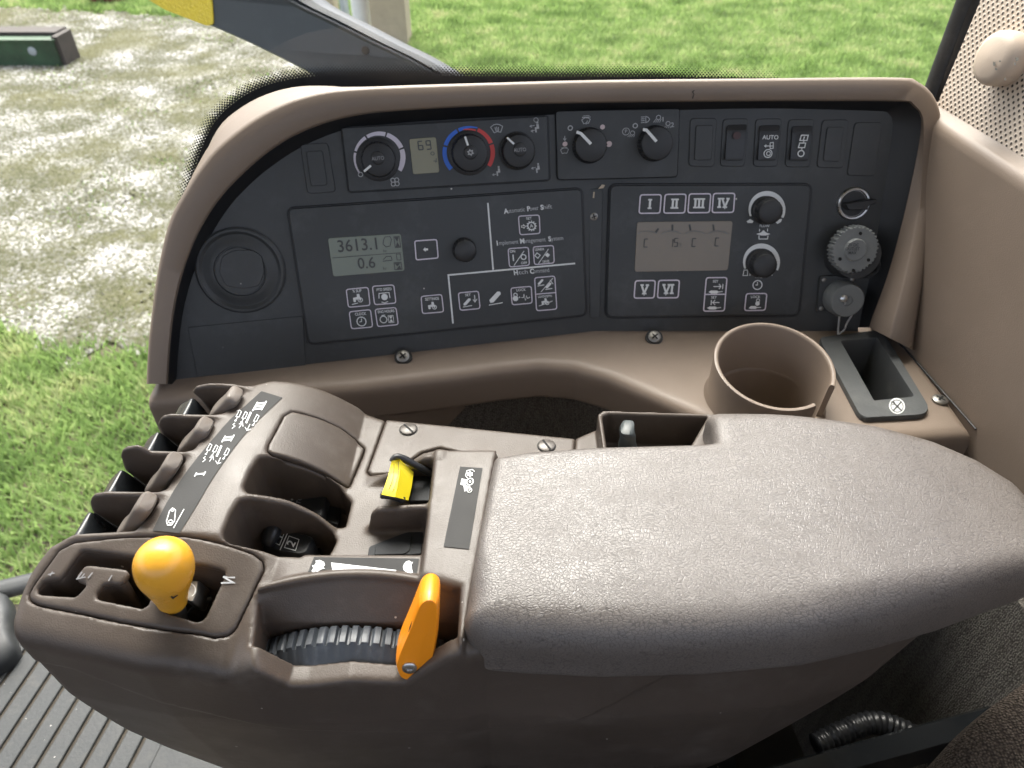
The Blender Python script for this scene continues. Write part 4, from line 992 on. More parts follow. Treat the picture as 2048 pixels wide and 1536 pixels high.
v, f = prism(roundpoly(lc, 5), PLc, TOPC + .0008, TOPC - .001, .0004); l1 = mk('climate_display', v, f, 'lcd_climate', clim)
def seg7(W, ch, u, v, w, h, wd, r, d):
    S = {'0': 'abcdef', '1': 'bc', '3': 'abgcd', '5': 'afgcd', '6': 'afgedc', '9': 'abcdfg', 'C': 'afed'}[ch]
    P = {'a': ((0, 0), (1, 0)), 'b': ((1, 0), (1, .5)), 'c': ((1, .5), (1, 1)), 'd': ((0, 1), (1, 1)), 'e': ((0, .5), (0, 1)), 'f': ((0, 0), (0, .5)), 'g': ((0, .5), (1, .5))}
    q = lambda x, y: (u + (x - .5) * w * r[0] + (y - .5) * h * d[0], v + (x - .5) * w * r[1] + (y - .5) * h * d[1])
    for s in S: W.stroke([q(*P[s][0]), q(*P[s][1])], wd)
W = Print(Off(PLc, TOPC + .0008), RL, DL, .0004); seg7(W, '6', 841, 291, 8.5, 17, 2.2, RL, DL); seg7(W, '9', 857, 290, 8.5, 17, 2.2, RL, DL)
W.text('°F', 870, 321, 7, .01, r=(.1, 1), d=(-1, .1)); W.ring(865, 307, 3.4, 1.2, 10); W.build('display_digits', 'lcd_ink', l1)
# wiper and light dials
for (u, v_, pts, lab) in ((1178, 291, [(1153, 264), (1162, 267), (1182, 288)], 'wiper dial with a bent white pointer'), (1308, 287, [(1286, 259), (1293, 260), (1313, 283)], 'light dial with a bent white pointer')):
    o, c, n, k, h = knob('rotary_knob', OW, u, v_, 32, 26, wip, lab, ribs=34, base=1.04); pointer(o, c, n, h, k, pts, 6.2, OW)
W = Print(OW, RL, (.0, 1), .0005)
W.ring(1140.5, 256, 4.4, 2.0, 14); W.ring(1270.5, 251.5, 4.4, 2.0, 14)
windscreen(1172, 243, 8.5, 1.3, False); W.stroke([(1172, 249), (1175, 241)], 1.3); W.stroke([(1164, 235), (1181, 234)], 1.6); W.stroke([(1166, 232), (1179, 231)], 1.0)
windscreen(1129, 303, 8, 1.2, False); W.stroke([(1123, 296), (1135, 295)], 1.4); W.stroke([(1129.5, 272), (1129.5, 281)], 1.6); W.stroke([(1126.5, 277), (1129.5, 281), (1132.5, 277)], 1.3)
W.icon(1293, 239, 7, [('c', [(-.2, -.9), (.5, -.6), (.9, 0), (.5, .6), (-.2, .9)])] + [[(-1.6, y), (-.5, y)] for y in (-.8, -.27, .27, .8)], w=1.4)
W.ring(1317, 235, 4.5, 1.4, 12); [W.stroke([(1307 + q * 4, 245), (1312 + q * 3.5, 238)], 1.2) for q in range(4)]; W.text('1', 1326, 239, 9, .02)
W.ring(1336, 247, 4.2, 1.4, 12); [W.stroke([(1329 + q * 4, 256), (1331 + q * 3.6, 252)], 1.2) for q in range(4)]; W.text('2', 1345, 250, 9, .02)
W.ring(1252, 263, 7, 1.2, 16); W.text('P', 1252, 263, 7, .0); W.ring(1265, 266, 4.2, 1.2, 12); [W.stroke([(1255 + q * 4, 274), (1260 + q * 3.2, 269)], 1.0) for q in range(4)]
W.build('printed_marks', 'print_grey', wip)
W = Print(OW, RL, (0, 1), .0005); W.disc(1205, 254, 5); W.disc(1218, 288, 6); W.disc(1130, 288, 5); W.build('printed_dot', 'print_pink', wip)

# rockers and blanks: sunk housings
def housing(px, inner, kind, lab):
    P_ = panel.pick(*np.mean(px, 0)); q = roundpoly(px, 9, 4)
    v, f = prism(q, P_, .0012, -.002, .0010); o = mk('switch_housing' if kind != 'plain' else 'blank_plate', v, f, 'panel_dark', con); o['label'] = lab
    if kind == 'plain': return o, P_
    if kind == 'blank':
        v, f = prism(roundpoly(inner, 5, 3), P_, .0026, .0005, .0008); mk('blank_insert', v, f, 'panel_dark', o)
    else:
        inn = [np.array(p) for p in inner]; tl_, tr_, br_, bl_ = inn
        v, f = prism(roundpoly(inset(inn, -2), 6, 3), P_, .0018, 0, .0006); mk('rocker_frame', v, f, 'panel_black', o)
        mid_l = tl_ * .62 + bl_ * .38; mid_r = tr_ * .62 + br_ * .38
        r = [[P_.pt(*a, e) for a, e in ((tl_, .0022), (tr_, .0022))], [P_.pt(*a, .0040) for a in (tl_ * .85 + bl_ * .15, tr_ * .85 + br_ * .15)], [P_.pt(*a, .0026) for a in (mid_l, mid_r)], [P_.pt(*a, .0062) for a in (bl_ * .9 + tl_ * .1, br_ * .9 + tr_ * .1)], [P_.pt(*a, .0056) for a in (bl_, br_)], [P_.pt(*a, .0015) for a in (bl_, br_)]]
        vv = []; 
        for a, b in r: vv += [a - P_.n * .004, a, b, b - P_.n * .004]
        ff = [(i * 4 + k, i * 4 + k + 1, i * 4 + 5 + k, i * 4 + 4 + k) for i in range(len(r) - 1) for k in range(3)]
        mk('rocker', vv, ff, 'switch_black', o, 30)
    return o, P_
pc = lambda L: [(1360 + x * .21484, 210 + y * .21484) for x, y in L]
housing([(600, 289), (656, 285), (672, 384), (615, 388)], [(612, 303), (645, 301), (655, 370), (622, 373)], 'blank', 'blank switch cover beside the climate module')
housing(pc([(95, 122), (345, 120), (322, 575), (80, 572)]), pc([(150, 188), (312, 185), (294, 512), (132, 515)]), 'blank', 'blank switch cover beside the light dial')
h1, P_ = housing(pc([(400, 128), (642, 125), (602, 575), (372, 572)]), pc([(440, 190), (622, 185), (585, 512), (422, 512)]), 'rocker', 'black rocker with a faint red lens')
W = Print(P_, RR_, DR, .0052); W.disc(1474, 271, 8); W.ring(1471, 308, 4, 1.4, 12); W.build('red_lens', 'print_darkred', h1)
h2, P_ = housing(pc([(705, 128), (950, 125), (910, 575), (680, 575)]), pc([(745, 195), (928, 190), (890, 512), (727, 512)]), 'rocker', 'black rocker printed AUTO above two white symbols')
W = Print(P_, RR_, DR, .0064); W.text('AUTO', 1541, 275, 8.5, .012, .95); W.icon(1538, 291, 9, [[(-1.1, .1), (1, .1)], [(.2, -.6), (.9, -.7), (1, .6), (.3, .7), (.2, -.6)]], [[(-1.1, .1), (-.6, -.3), (-.6, .5)]], 1.6); W.ring(1536, 307, 8, 1.8); W.ring(1537, 307, 4, 1.6); W.build('printed_marks', 'print_white', h2)
h3, P_ = housing(pc([(1010, 135), (1255, 132), (1212, 580), (978, 577)]), pc([(1050, 200), (1235, 197), (1192, 512), (1028, 512)]), 'rocker', 'black rocker printed with two window symbols and a ring')
W = Print(P_, RR_, DR, .0064)
for (u, v_, s) in ((1608, 276, 8), (1604, 291, 7)): W.icon(u, v_, s, [('c', [(-1, .6), (-.7, -.7), (1, -.7), (.8, .6)]), [(0, .6), (0, 1.2)]] + ([[(-.1, .5), (.1, -.4)]] if v_ < 280 else []), w=2)
W.ring(1602, 307, 6, 2.2); W.build('printed_marks', 'print_white', h3)
housing(pc([(1325, 138), (1575, 135), (1522, 590), (1272, 582)]), pc([(1372, 205), (1527, 203), (1487, 525), (1332, 522)]), 'blank', 'blank switch cover next to the plain plate')
housing(pc([(1628, 160), (1885, 160), (1815, 665), (1552, 657)]), None, 'plain', 'plain rectangular plate above the key switch')

# --- round blank on the left face
for r, hh, nm in ((84, .006, 'round_blank'), (72, .0045, None)):
    pass
k = PL.t(482, 541) / FPX; c = PL.pt(482, 541, 0)
v, f = lathe(c, PL.n, [(86 * k, -.001), (86 * k, .0016), (82 * k, .0032), (78 * k, .0034), (72 * k, .0012), (70 * k, .0012), (60 * k, .0036), (50 * k, .0044), (49 * k, .0030), (47 * k, .0030), (46 * k, .0046), (.01 * k, .0050)], 64); rb = mk('round_blank', v, f, 'panel_dark', con, 30); mk('disc_grip', *prism(roundpoly([(444, 512), (470, 500), (505, 500), (524, 512), (529, 545), (518, 572), (486, 578), (452, 572), (438, 545)], 8), PL, .0058, .0040, .0008), 'panel_dark', rb); rb['label'] = 'round blanking disc on the left of the panel'
v, f = prism(roundpoly([(375, 655), (606, 632), (612, 742), (395, 752)], 5), PL, .0010, -.001, .0005); mk('fuse_cover', v, f, 'panel_dark', con)

# --- membrane keys
def key(S, px, par, lab, w=2.0, rnd=5, double=False):
    q = roundpoly(px, rnd, 3); W = Print(S, off=.0004)
    v, f = prism(q, S.P, S.o + .0005, S.o - .001, .0003); o = mk('key', v, f, 'panel_face', par); o['label'] = lab
    W.off = .0009; W.stroke(q, w, True)
    if double: W.stroke([(np.array(px[0]) + px[3]) / 2, (np.array(px[1]) + px[2]) / 2], w)
    W.build('key_border', 'print_lilac', o); return o
h5 = lambda L: [(560 + x * .30273, 370 + y * .30273) for x, y in L]
h6 = lambda L: [(1180 + x * .2246, 360 + y * .2246) for x, y in L]
def KP(o, S, r, d): return Print(S, r, d, .0010)
def tractor(W, u, v, s):
    W.icon(u, v, s, [], [[(-1, -.1), (-.1, -.25), (-.05, -.9), (.5, -.9), (.6, -.1), (.9, 0), (.8, .3), (-1, .4)]]); q = W.loc(u, v, s)
    W.ring(*q(.55, .45), .5 * s, 1.4, 12); W.disc(*q(.55, .45), .2 * s, 8); W.disc(*q(-.7, .6), .3 * s, 10)
def linkage(W, u, v, s):
    W.icon(u, v, s, [[(-1, .95), (1, .75)]], [[(-.85, .25), (.45, -.9), (.85, -.85), (.9, -.5), (-.3, .6), (-.75, .65)]], 1.6)
kb = key(OH, h5([(890, 370), (1035, 360), (1045, 482), (900, 495)]), hrs, 'membrane key with a left arrow', 2.4, 4)
W = KP(kb, OH, RL, DL); W.icon(851, 499, 5, [], [[(-1, 0), (0, -.9), (0, -.4), (1, -.4), (1, .4), (0, .4), (0, .9)]]); W.build('key_mark', 'print_white', kb)
kb = key(OH, h5([(437, 690), (582, 676), (595, 795), (452, 808)]), hrs, 'membrane key headed % SLIP'); W = KP(kb, OH, RL, DL); W.text('% SLIP', 714, 582, 5.5, .01, .85); tractor(W, 715, 596, 9); W.stroke([(704, 609), (716, 606)], 1.4); W.build('key_mark', 'print_white', kb)
kb = key(OH, h5([(610, 669), (752, 660), (766, 780), (625, 791)]), hrs, 'membrane key headed PTO SPEED'); W = KP(kb, OH, RL, DL); W.text('PTO SPEED', 768, 579, 5.5, .012, .78); W.disc(769, 594, 6.5); W.stroke([(758, 597), (758, 587), (778, 585), (780, 596)], 1.6); W.stroke([(763, 604), (769, 606), (776, 603)], 1.4); W.build('key_mark', 'print_white', kb)
kb = key(OH, h5([(457, 838), (598, 823), (612, 938), (472, 950)]), hrs, 'membrane key headed CLOCK'); W = KP(kb, OH, RL, DL); W.text('CLOCK', 721, 628, 5.5, .012, .85); W.ring(723, 643, 9, 1.8); W.stroke([(723, 637), (723, 643), (719, 644)], 1.4); W.build('key_mark', 'print_white', kb)
kb = key(OH, h5([(628, 821), (766, 809), (782, 922), (645, 936)]), hrs, 'membrane key headed ENG HOURS'); W = KP(kb, OH, RL, DL); W.text('ENG HOURS', 772, 623, 5.5, .012, .76); W.ring(767, 639, 7, 1.6, 10); W.stroke([(763, 631), (770, 630)], 1.4)
W.icon(782, 638, 7, [('c', [(-.7, -1), (.7, -1), (.7, 1), (-.7, 1)])], [[(-.5, -.8), (.5, -.8), (0, 0)], [(-.5, .8), (.5, .8), (0, 0)]], 1.1); W.build('key_mark', 'print_white', kb)
kb = key(OH, h5([(932, 736), (1068, 723), (1081, 838), (941, 850)]), hrs, 'membrane key headed SETTINGS'); W = KP(kb, OH, RL, DL); W.text('SETTINGS', 864, 598, 5.5, .012, .8); tractor(W, 864, 611, 8); W.build('key_mark', 'print_white', kb)
kb = key(OH, h5([(1575, 206), (1713, 198), (1718, 320), (1585, 329)]), hrs, 'membrane key with a gear and arrow under SET'); W = KP(kb, OH, RL, DL); W.text('SET', 1058, 437, 5, .012); W.ring(1063, 452, 7.5, 2.2, 14); W.text('A', 1063, 452, 7, .01)
for q in range(12):
    a = math.radians(30 * q); W.stroke([(1063 + 7.5 * math.cos(a), 452 + 7.5 * math.sin(a)), (1063 + 10.5 * math.cos(a), 452 + 10.5 * math.sin(a))], 2)
W.icon(1047, 453, 4, [('c', [(-1, -.4), (.1, -.4), (.1, -.9), (1, 0), (.1, .9), (.1, .4), (-1, .4)])], w=1.2); W.build('key_mark', 'print_white', kb)
kb = key(OH, h5([(1507, 421), (1641, 411), (1648, 530), (1516, 542)]), hrs, 'membrane key marked ON and OFF'); W = KP(kb, OH, RL, DL); W.text('ON', 1025, 503, 5, .012); W.stroke([(1026, 509), (1027, 522)], 2.4); W.stroke([(1048, 502), (1028, 531)], 1.4); W.ring(1047, 514, 5, 2, 12); W.text('OFF', 1048, 526, 5, .012); W.build('key_mark', 'print_white', kb)
kb = key(OH, h5([(1672, 409), (1806, 399), (1812, 515), (1681, 526)]), hrs, 'membrane key marked LEARN and SAVE'); W = KP(kb, OH, RL, DL); W.text('LEARN', 1079, 499, 5, .012, .85); W.stroke([(1097, 498), (1077, 527)], 1.4); W.icon(1075, 511, 5.5, [('c', [(-1, 0), (0, -1), (1, 0), (0, 1)])], w=1.6); W.icon(1095, 510, 5, [], [[(-1, 0), (0, -1), (1, 0), (0, 1)]]); W.text('SAVE', 1092, 523, 5, .012, .85); W.build('key_mark', 'print_white', kb)
kb = key(OH, h5([(1178, 713), (1311, 701), (1322, 816), (1190, 828)]), hrs, 'membrane key with a linkage and down arrow under SET'); W = KP(kb, OH, RL, DL); W.text('SET', 936, 590, 5, .012); linkage(W, 934, 605, 9); W.stroke([(949, 590), (950, 602)], 1.8); W.stroke([(946, 599), (950, 604), (954, 598)], 1.5); W.build('key_mark', 'print_white', kb)
kb = key(OH, h5([(1525, 681), (1660, 669), (1666, 780), (1534, 792)]), hrs, 'membrane key with a padlock under LOCK'); W = KP(kb, OH, RL, DL); W.text('LOCK', 1042, 580, 5, .012); W.disc(1031, 597, 5.5); W.ring(1031, 590, 3.6, 1.6, 10); W.text('+', 1039, 595, 5, .02); W.stroke([(1043, 595), (1047, 595), (1048, 588), (1051, 601), (1053, 591), (1055, 597), (1060, 594)], 1.3); W.build('key_mark', 'print_white', kb)
kb = key(OH, h5([(1682, 613), (1815, 601), (1829, 820), (1695, 831)]), hrs, 'tall double membrane key with hitch symbols and LOAD/DEPTH', double=True); W = KP(kb, OH, RL, DL); linkage(W, 1081, 565, 7); W.stroke([(1106, 556), (1082, 584)], 1.4); linkage(W, 1097, 572, 7); W.stroke([(1100, 560), (1106, 568)], 1.4); W.text('LOAD/DEPTH', 1090, 593, 4.5, .012, .72); tractor(W, 1090, 603, 7); W.stroke([(1078, 612), (1105, 602)], 1.4); W.build('key_mark', 'print_white', kb)
W = Print(OH, RL, DL, .0007)
W.stroke(h5([(1373, 118), (1408, 560)]), 3.2); W.stroke(h5([(1143, 915), (1112, 595), (1950, 518)]), 3.2); W.build('divider_line', 'print_white', hrs)
W = Print(OH, RL, DL, .0007)
def headed(words, u0, v0, u1, v1, h):
    """words with a bold capital each"""
    n = sum(len(w_) for w_ in words) + (len(words) - 1) * 1.0; r = ((u1 - u0) / math.hypot(u1 - u0, v1 - v0), (v1 - v0) / math.hypot(u1 - u0, v1 - v0)); L = math.hypot(u1 - u0, v1 - v0); x = 0
    for w_ in words:
        m_ = len(w_); a = (x + .5) / n; W.text(w_[0], u0 + (u1 - u0) * a, v0 + (v1 - v0) * a, h * 1.12, .035, .9, r=r)
        a = (x + 1 + (m_ - 1) / 2) / n; V, _ = text_geo(w_[1:]); wd = max(p[0] for p in V) - min(p[0] for p in V)
        sx = L * (m_ - 1) / n / (wd * h / .7) * .96
        WB.text(w_[1:], u0 + (u1 - u0) * a, v0 + (v1 - v0) * a, h, .004, sx, r=r); x += m_ + 1
WB = Print(OH, RL, DL, .0007)
headed(['Automatic', 'Power', 'Shift'], 1010, 423, 1104, 413, 8.5); headed(['Implement', 'Management', 'System'], 992, 487, 1127, 476, 8.5); headed(['Hitch', 'Command'], 1029, 546, 1099, 540, 8.5)
W.build('heading_capitals', 'print_white', hrs); WB.build('heading_letters', 'print_grey', hrs)
W = Print(OH, RL, DL, .0007); linkage(W, 990, 596, 14); W.build('linkage_mark', 'print_white', hrs)
o, c, n, k, h = knob('select_knob', OH, 928, 499, 22, 26, hrs, 'small domed selector knob', ribs=22, base=1.05, dome=.12, amp=.03)
lc = h5([(315, 352), (798, 321), (825, 567), (351, 606)])
v, f = prism(roundpoly(lc, 6), PHc, TOPH + .0006, TOPH - .001, .0004); l2 = mk('hours_display', v, f, 'lcd_hours', hrs); l2['label'] = 'grey-green display reading 3613.1 over 0.6'
W = Print(Off(PHc, TOPH + .0006), RL, DL, .0004)
W.text('3613.1', 717, 491, 24, .008, .93); W.text('0.6', 733, 527, 22, .008, .95); W.stroke(h5([(345, 482), (800, 447)]), 1.2)
W.text('hr', 770, 502, 6, .0); W.text('hr', 770, 537, 6, .0)
W.stroke([(767, 480), (770, 474), (780, 473), (783, 479), (780, 492), (772, 494), (766, 488)], 1.4, True); W.icon(794, 484, 10, [('c', [(-.5, -1.1), (.6, -1.1), (.6, 1.1), (-.5, 1.1)])], [[(-.4, -1), (.5, -1), (.05, 0)], [(-.4, 1), (.5, 1), (.05, 0)]], 1.3)
W.icon(776, 517, 8, [[(-1.4, .6), (1, .5)], [(-1.2, .2), (-.4, -.5), (.8, -.5), (1, .4)]], w=1.6); W.icon(797, 514, 6, [('c', [(-.6, -1), (.7, -1), (.7, 1), (-.6, 1)])], w=1.3); W.icon(796, 532, 7, [('c', [(-1, -1), (1, -1), (1, 1), (-1, 1)])], [[(-.8, -.8), (.8, -.8), (-.2, .1)], [(-.6, .9), (.8, .9), (.5, -.2)]], 1.6)
W.build('display_digits', 'lcd_ink', l2)
# right module
rom = [('I', 445, 130, 635, 297), ('II', 665, 126, 856, 295), ('III', 880, 122, 1076, 292), ('IV', 1096, 118, 1290, 290), ('V', 400, 895, 582, 1052), ('VI', 608, 892, 797, 1050)]
for tx, x0, y0, x1, y1 in rom:
    sk_ = -.075 * (y1 - y0)
    kb = key(OF, h6([(x0 + 4, y0 + 2), (x1, y0), (x1 + sk_, y1 - 2), (x0 + sk_ + 4, y1)]), flow, 'membrane key with roman numeral ' + tx, 2.6, 5)
    W = KP(kb, OF, RR_, DR); cx, cy = 1180 + (x0 + x1 + sk_) / 2 * .2246, 360 + (y0 + y1) / 2 * .2246
    n_ = len(tx); wds = {'I': 7.5, 'V': 15}; tot = sum(wds[ch] for ch in tx); x = -tot / 2
    q = W.loc(cx, cy, 1)
    for ch in tx:
        if ch == 'I': W.stroke([q(x + 3.75, -8), q(x + 3.75, 8)], 4.2); W.stroke([q(x - .2, -8.5), q(x + 7.7, -8.5)], 3.2); W.stroke([q(x - .2, 8.5), q(x + 7.7, 8.5)], 3.2)
        else: W.stroke([q(x + 1.5, -8), q(x + 7.5, 8), q(x + 13.5, -8)], 3.8); W.stroke([q(x - 1, -8.5), q(x + 5.5, -8.5)], 3.2); W.stroke([q(x + 9.5, -8.5), q(x + 16, -8.5)], 3.2); W.stroke([q(x + 3, 8.5), q(x + 12, 8.5)], 3.2)
        x += wds[ch]
    W.build('key_mark', 'print_white', kb)
kb = key(OF, h6([(1036, 870), (1220, 868), (1196, 1166), (1010, 1168)]), flow, 'tall double membrane key with two SET arrows', 2.4, 5, True)
W = KP(kb, OF, RR_, DR)
for (v0, dr) in ((568, 1), (600, -1)):
    u0 = 1434 if dr == 1 else 1431
    W.text('SET', u0 - 3, v0 - 5, 5, .012); W.stroke([(u0 - 7, v0 + 5), (u0 + 8, v0 + 5)], 1.8); e = u0 + 8 if dr == 1 else u0 - 5; W.stroke([(e - 4 * dr, v0), (e, v0 + 5), (e - 4 * dr, v0 + 10)], 1.6); W.stroke([(u0 + (12 if dr == 1 else -8), v0), (u0 + (11 if dr == 1 else -9), v0 + 10)], 1.8)
    W.poly([(u0 - 17, v0 + 16), (u0 - 12, v0 + 13), (u0, v0 + 13), (u0 + 4, v0 + 16), (u0, v0 + 19), (u0 - 12, v0 + 19)]); W.stroke([(u0 + 3, v0 + 16), (u0 + 11, v0 + 15)], 1.6)
W.build('key_mark', 'print_white', kb)
kb = key(OF, h6([(1392, 1012), (1575, 1010), (1560, 1160), (1376, 1163)]), flow, 'membrane key with a padlock and lever under LOCK', 2.4, 5)
W = KP(kb, OF, RR_, DR); W.text('LOCK', 1511, 594, 5, .012); W.disc(1515, 607, 4.5); W.ring(1516, 601, 3.2, 1.3, 10); W.poly([(1497, 616), (1502, 612), (1511, 612), (1515, 615), (1511, 618), (1501, 618)]); W.stroke([(1514, 615), (1522, 615)], 1.6); W.build('key_mark', 'print_white', kb)
for (u, v_, ku, kv, lab) in ((1534, 419, 1532, 421, 'flow dial under a white crescent scale'), (1523, 524, 1521, 527, 'time dial under a white crescent scale')):
    W = Print(OF, RR_, DR, .0006); W.arc(u, v_, 37, -112, 0, 3.5, 10, 18); W.arc(u, v_, 37, 0, 118, 10, 7, 18); W.build('scale_arc', 'print_white', flow)
    knob('flow_knob', OF, ku, kv, 24, 30, flow, lab, ribs=26, base=1.12, dome=.08, amp=.02)
W = Print(OF, RR_, DR, .0006)
W.poly([(1493, 443), (1500, 438), (1507, 442), (1505, 446), (1496, 446)]); W.poly([(1551, 444), (1556, 438), (1564, 438), (1562, 444), (1555, 448)])
W.text('FLOW', 1529, 452, 5, .012); W.poly([(1512, 468), (1522, 465), (1527, 460), (1532, 465), (1541, 468), (1532, 471), (1522, 471)]); W.stroke([(1519, 458), (1519, 463)], 1.6); W.stroke([(1535, 457), (1535, 463)], 1.6); W.stroke([(1518, 471), (1518, 478), (1535, 478), (1536, 471)], 1.8)
W.stroke([(1488, 540), (1495, 540), (1495, 551), (1486, 551)], 1.5, True); W.text('s', 1500, 548, 7, .01); W.text('c', 1543, 547, 9, .01); W.text('TIME', 1517, 554, 5, .012); W.ring(1515, 570, 9, 2.0); W.stroke([(1515, 564), (1515, 570), (1511, 570)], 1.6)
W.build('printed_marks', 'print_white', flow)
v, f = prism(roundpoly([(1274, 444), (1466, 442), (1456, 541), (1269, 544)], 6), PFc, TOPF + .0006, TOPF - .001, .0004); l3 = mk('valve_display', v, f, 'lcd_flow', flow); l3['label'] = 'brown-grey display with four small gauges and the figure 15'
W = Print(Off(PFc, TOPF + .0006), RR_, DR, .0004)
for (u, v_, ch) in ((1292, 486, 'C'), (1342, 486, '1'), (1352, 485, '5'), (1388, 485, 'C'), (1434, 484, 'C')): seg7(W, ch, u, v_, 7, 16, 1.8, (1, 0), (-.1, 1))
for (u, v_, dx, dy) in ((1314, 461, 3, -4), (1345, 455, 0, -6), (1380, 455, -1, -6), (1427, 455, -1, -6)): W.stroke([(u - dx, v_ - dy), (u + dx, v_ + dy)], 3.6)
W.build('display_digits', 'lcd_ink', l3)
W = Print(Off(PFc, TOPF + .0006), RR_, DR, .0004)
for u in (1295, 1343, 1390, 1436): W.arc(u, 497, 36, -33, 33, 1.8, 1.8)
W.text('%', 1361, 490, 6); W.build('display_gauges', 'lcd_ink_faint', l3)

# --- key switch, outlet cap, data plug with bead chain
S0 = Off(PR, 0); k = depth(S0, 1706, 407) / FPX; c = PR.pt(1706, 407); n = PR.n
v, f = lathe(c, n, [(33 * k, -.001), (33 * k, .0008), (32 * k, .0020), (30 * k, .0030), (27 * k, .0028), (25.5 * k, .0008), (.1 * k, .0008)], 56); ks = mk('key_switch', v, f, 'steel', con, 40); ks['label'] = 'bright-rimmed round key switch with a black key stub'
v, f = lathe(c, n, [(25.3 * k, .0004), (24.5 * k, .0015), (.1 * k, .0015)], 40); mk('key_barrel', v, f, 'knob_black', ks)
v, f = prism(roundpoly([(1690, 408), (1735, 400), (1754, 398), (1753, 407), (1738, 412), (1737, 420), (1698, 421)], 3), PR, .010, .001, .0014); mk('key_stub', v, f, 'knob_black', ks)
c = PR.pt(1698, 506); k = depth(S0, 1698, 506) / FPX
v, f = lathe(c, n, [(50 * k, -.001), (50 * k, .003), (46 * k, .007), (44 * k, .018), (44 * k, .02)], 48); oc = mk('outlet_cap', v, f, 'rubber', con); oc['label'] = 'grey gear-edged convenience outlet cap with raised lettering'
c2 = PR.pt(1705, 498, .021); kk = PR.t(1705, 498, .021) / FPX
v, f = lathe(c2, n, [(46 * kk, -.004), (46 * kk, .004), (44 * kk, .0056), (23 * kk, .0056), (22 * kk, .0066), (20 * kk, .0080), (.1 * kk, .0080)], 144, 36, .035, (0, 1, 2)); ocd = mk('cap_disc', v, f, 'cap_grey', oc, 35)
T = Plane(c2 + n * .0084, n); W = Print(T, (1, 0), (-.05, 1), .0003); W.text('12V DC', 1705, 490, 6, .01, .9); W.text('OUTLET', 1705, 498, 6, .01, .9); W.text('MAX', 1705, 506, 6, .01, .9); W.build('raised_lettering', 'panel_dark', oc)
T = Plane(c2 + n * .0060, n); W = Print(T, off=.0003); [W.disc(u, v_, 3.6, 10) for u, v_ in ((1721, 467), (1737, 520), (1680, 518), (1707, 541))]; W.build('cap_hole', 'cavity', oc)
v, f = tube(spline([PR.pt(1755, 510, .012), PR.pt(1758, 535, .008), PR.pt(1740, 552, .006), PR.pt(1705, 552, .014), PR.pt(1685, 542, .016)], 6), .0016, 8); mk('cap_strap', v, f, 'rubber', oc)
v, f = prism(roundpoly([(1640, 552), (1712, 550), (1708, 624), (1633, 625)], 7), PR, .0035, -.001, .001); dp = mk('plug_flange', v, f, 'panel_dark', con); dp['label'] = 'square-flanged socket with a round grey plug cap on a bead chain'
c = PR.pt(1680, 594, .0035); k = PR.t(1680, 594, .0035) / FPX
v, f = lathe(c, n, [(35 * k, -.001), (35 * k, .010), (33 * k, .012), (33 * k, .016), (31 * k, .0175), (10 * k, .0175), (9 * k, .0165), (.1 * k, .0165)], 48); mk('plug_cap', v, f, 'cap_grey', dp)
for (u, v_) in ((1648, 560), (1704, 559), (1642, 617)): pp = PR.pt(u, v_, .0036); v, f = lathe(pp, n, [(.0022, -.001), (.0022, .0008), (.0012, .0012), (.0001, .0012)], 12); mk('flange_screw', v, f, 'steel_dull', dp)
pp = PR.pt(1687, 597, .0215); v, f = lathe(pp, n, [(.0036, -.003), (.0036, .0012), (.002, .0022), (.0001, .0022)], 18); mk('chain_stud', v, f, 'steel', dp)
bead = None; bd = bmesh.new(); bmesh.ops.create_icosphere(bd, subdivisions=1, radius=.00125); me = bpy.data.meshes.new('chain_bead'); bd.to_mesh(me); bd.free(); me.materials.append(M['steel']); me.polygons.foreach_set('use_smooth', [True] * len(me.polygons))
beads = resample(spline([pp, PR.pt(1690, 606, .020), PR.pt(1680, 628, .013), PR.pt(1677, 652, .008), PR.pt(1676, 668, .014)], 8), 26) + resample(spline([PR.pt(1706, 606, .016), PR.pt(1704, 628, .010), PR.pt(1694, 646, .010), PR.pt(1688, 660, .013), PR.pt(1678, 668, .014)], 8), 24)
for p in beads:
    o = bpy.data.objects.new('chain_bead', me); COL.objects.link(o); o.parent = dp; o.location = Vector(p + np.array([0, 0, EYE]) - WLOC[dp])
# printed notch marks, worn paint on the trim
W = Print(panel, off=.0212); W.stroke([(1389, 180), (1385, 184), (1388, 188), (1385, 197)], [1.2, 2.2, 1.4, 2.4]); W.build('scuff', 'beam_rust', trim)
W = Print(Off(PR, .0021)); W.poly([(1196, 378), (1204, 369), (1210, 370), (1207, 376)]); W.stroke([(1188, 384), (1187, 396)], 3); W.build('worn_spot', 'post_beige', con)
# ================================================================== CAB AROUND IT
def sheet(name, P4, m, parent=None, smooth=0, th=None):
    """a plate given by corner points, optionally with thickness"""
    P4 = [np.asarray(p, float) for p in P4]
    if th is None: return mk(name, P4, [tuple(range(len(P4)))], m, parent, smooth)
    n = unit(np.cross(P4[1] - P4[0], P4[2] - P4[0])) * th; k = len(P4); v = P4 + [p + n for p in P4]
    f = [tuple(range(k))[::-1], tuple(range(k, 2 * k))] + [(i, (i + 1) % k, k + (i + 1) % k, k + i) for i in range(k)]
    return mk(name, v, f, m, parent, smooth)
XW = .392; ZL = -.2255
xw = lambda y: .397 - .107 * (y - .443)
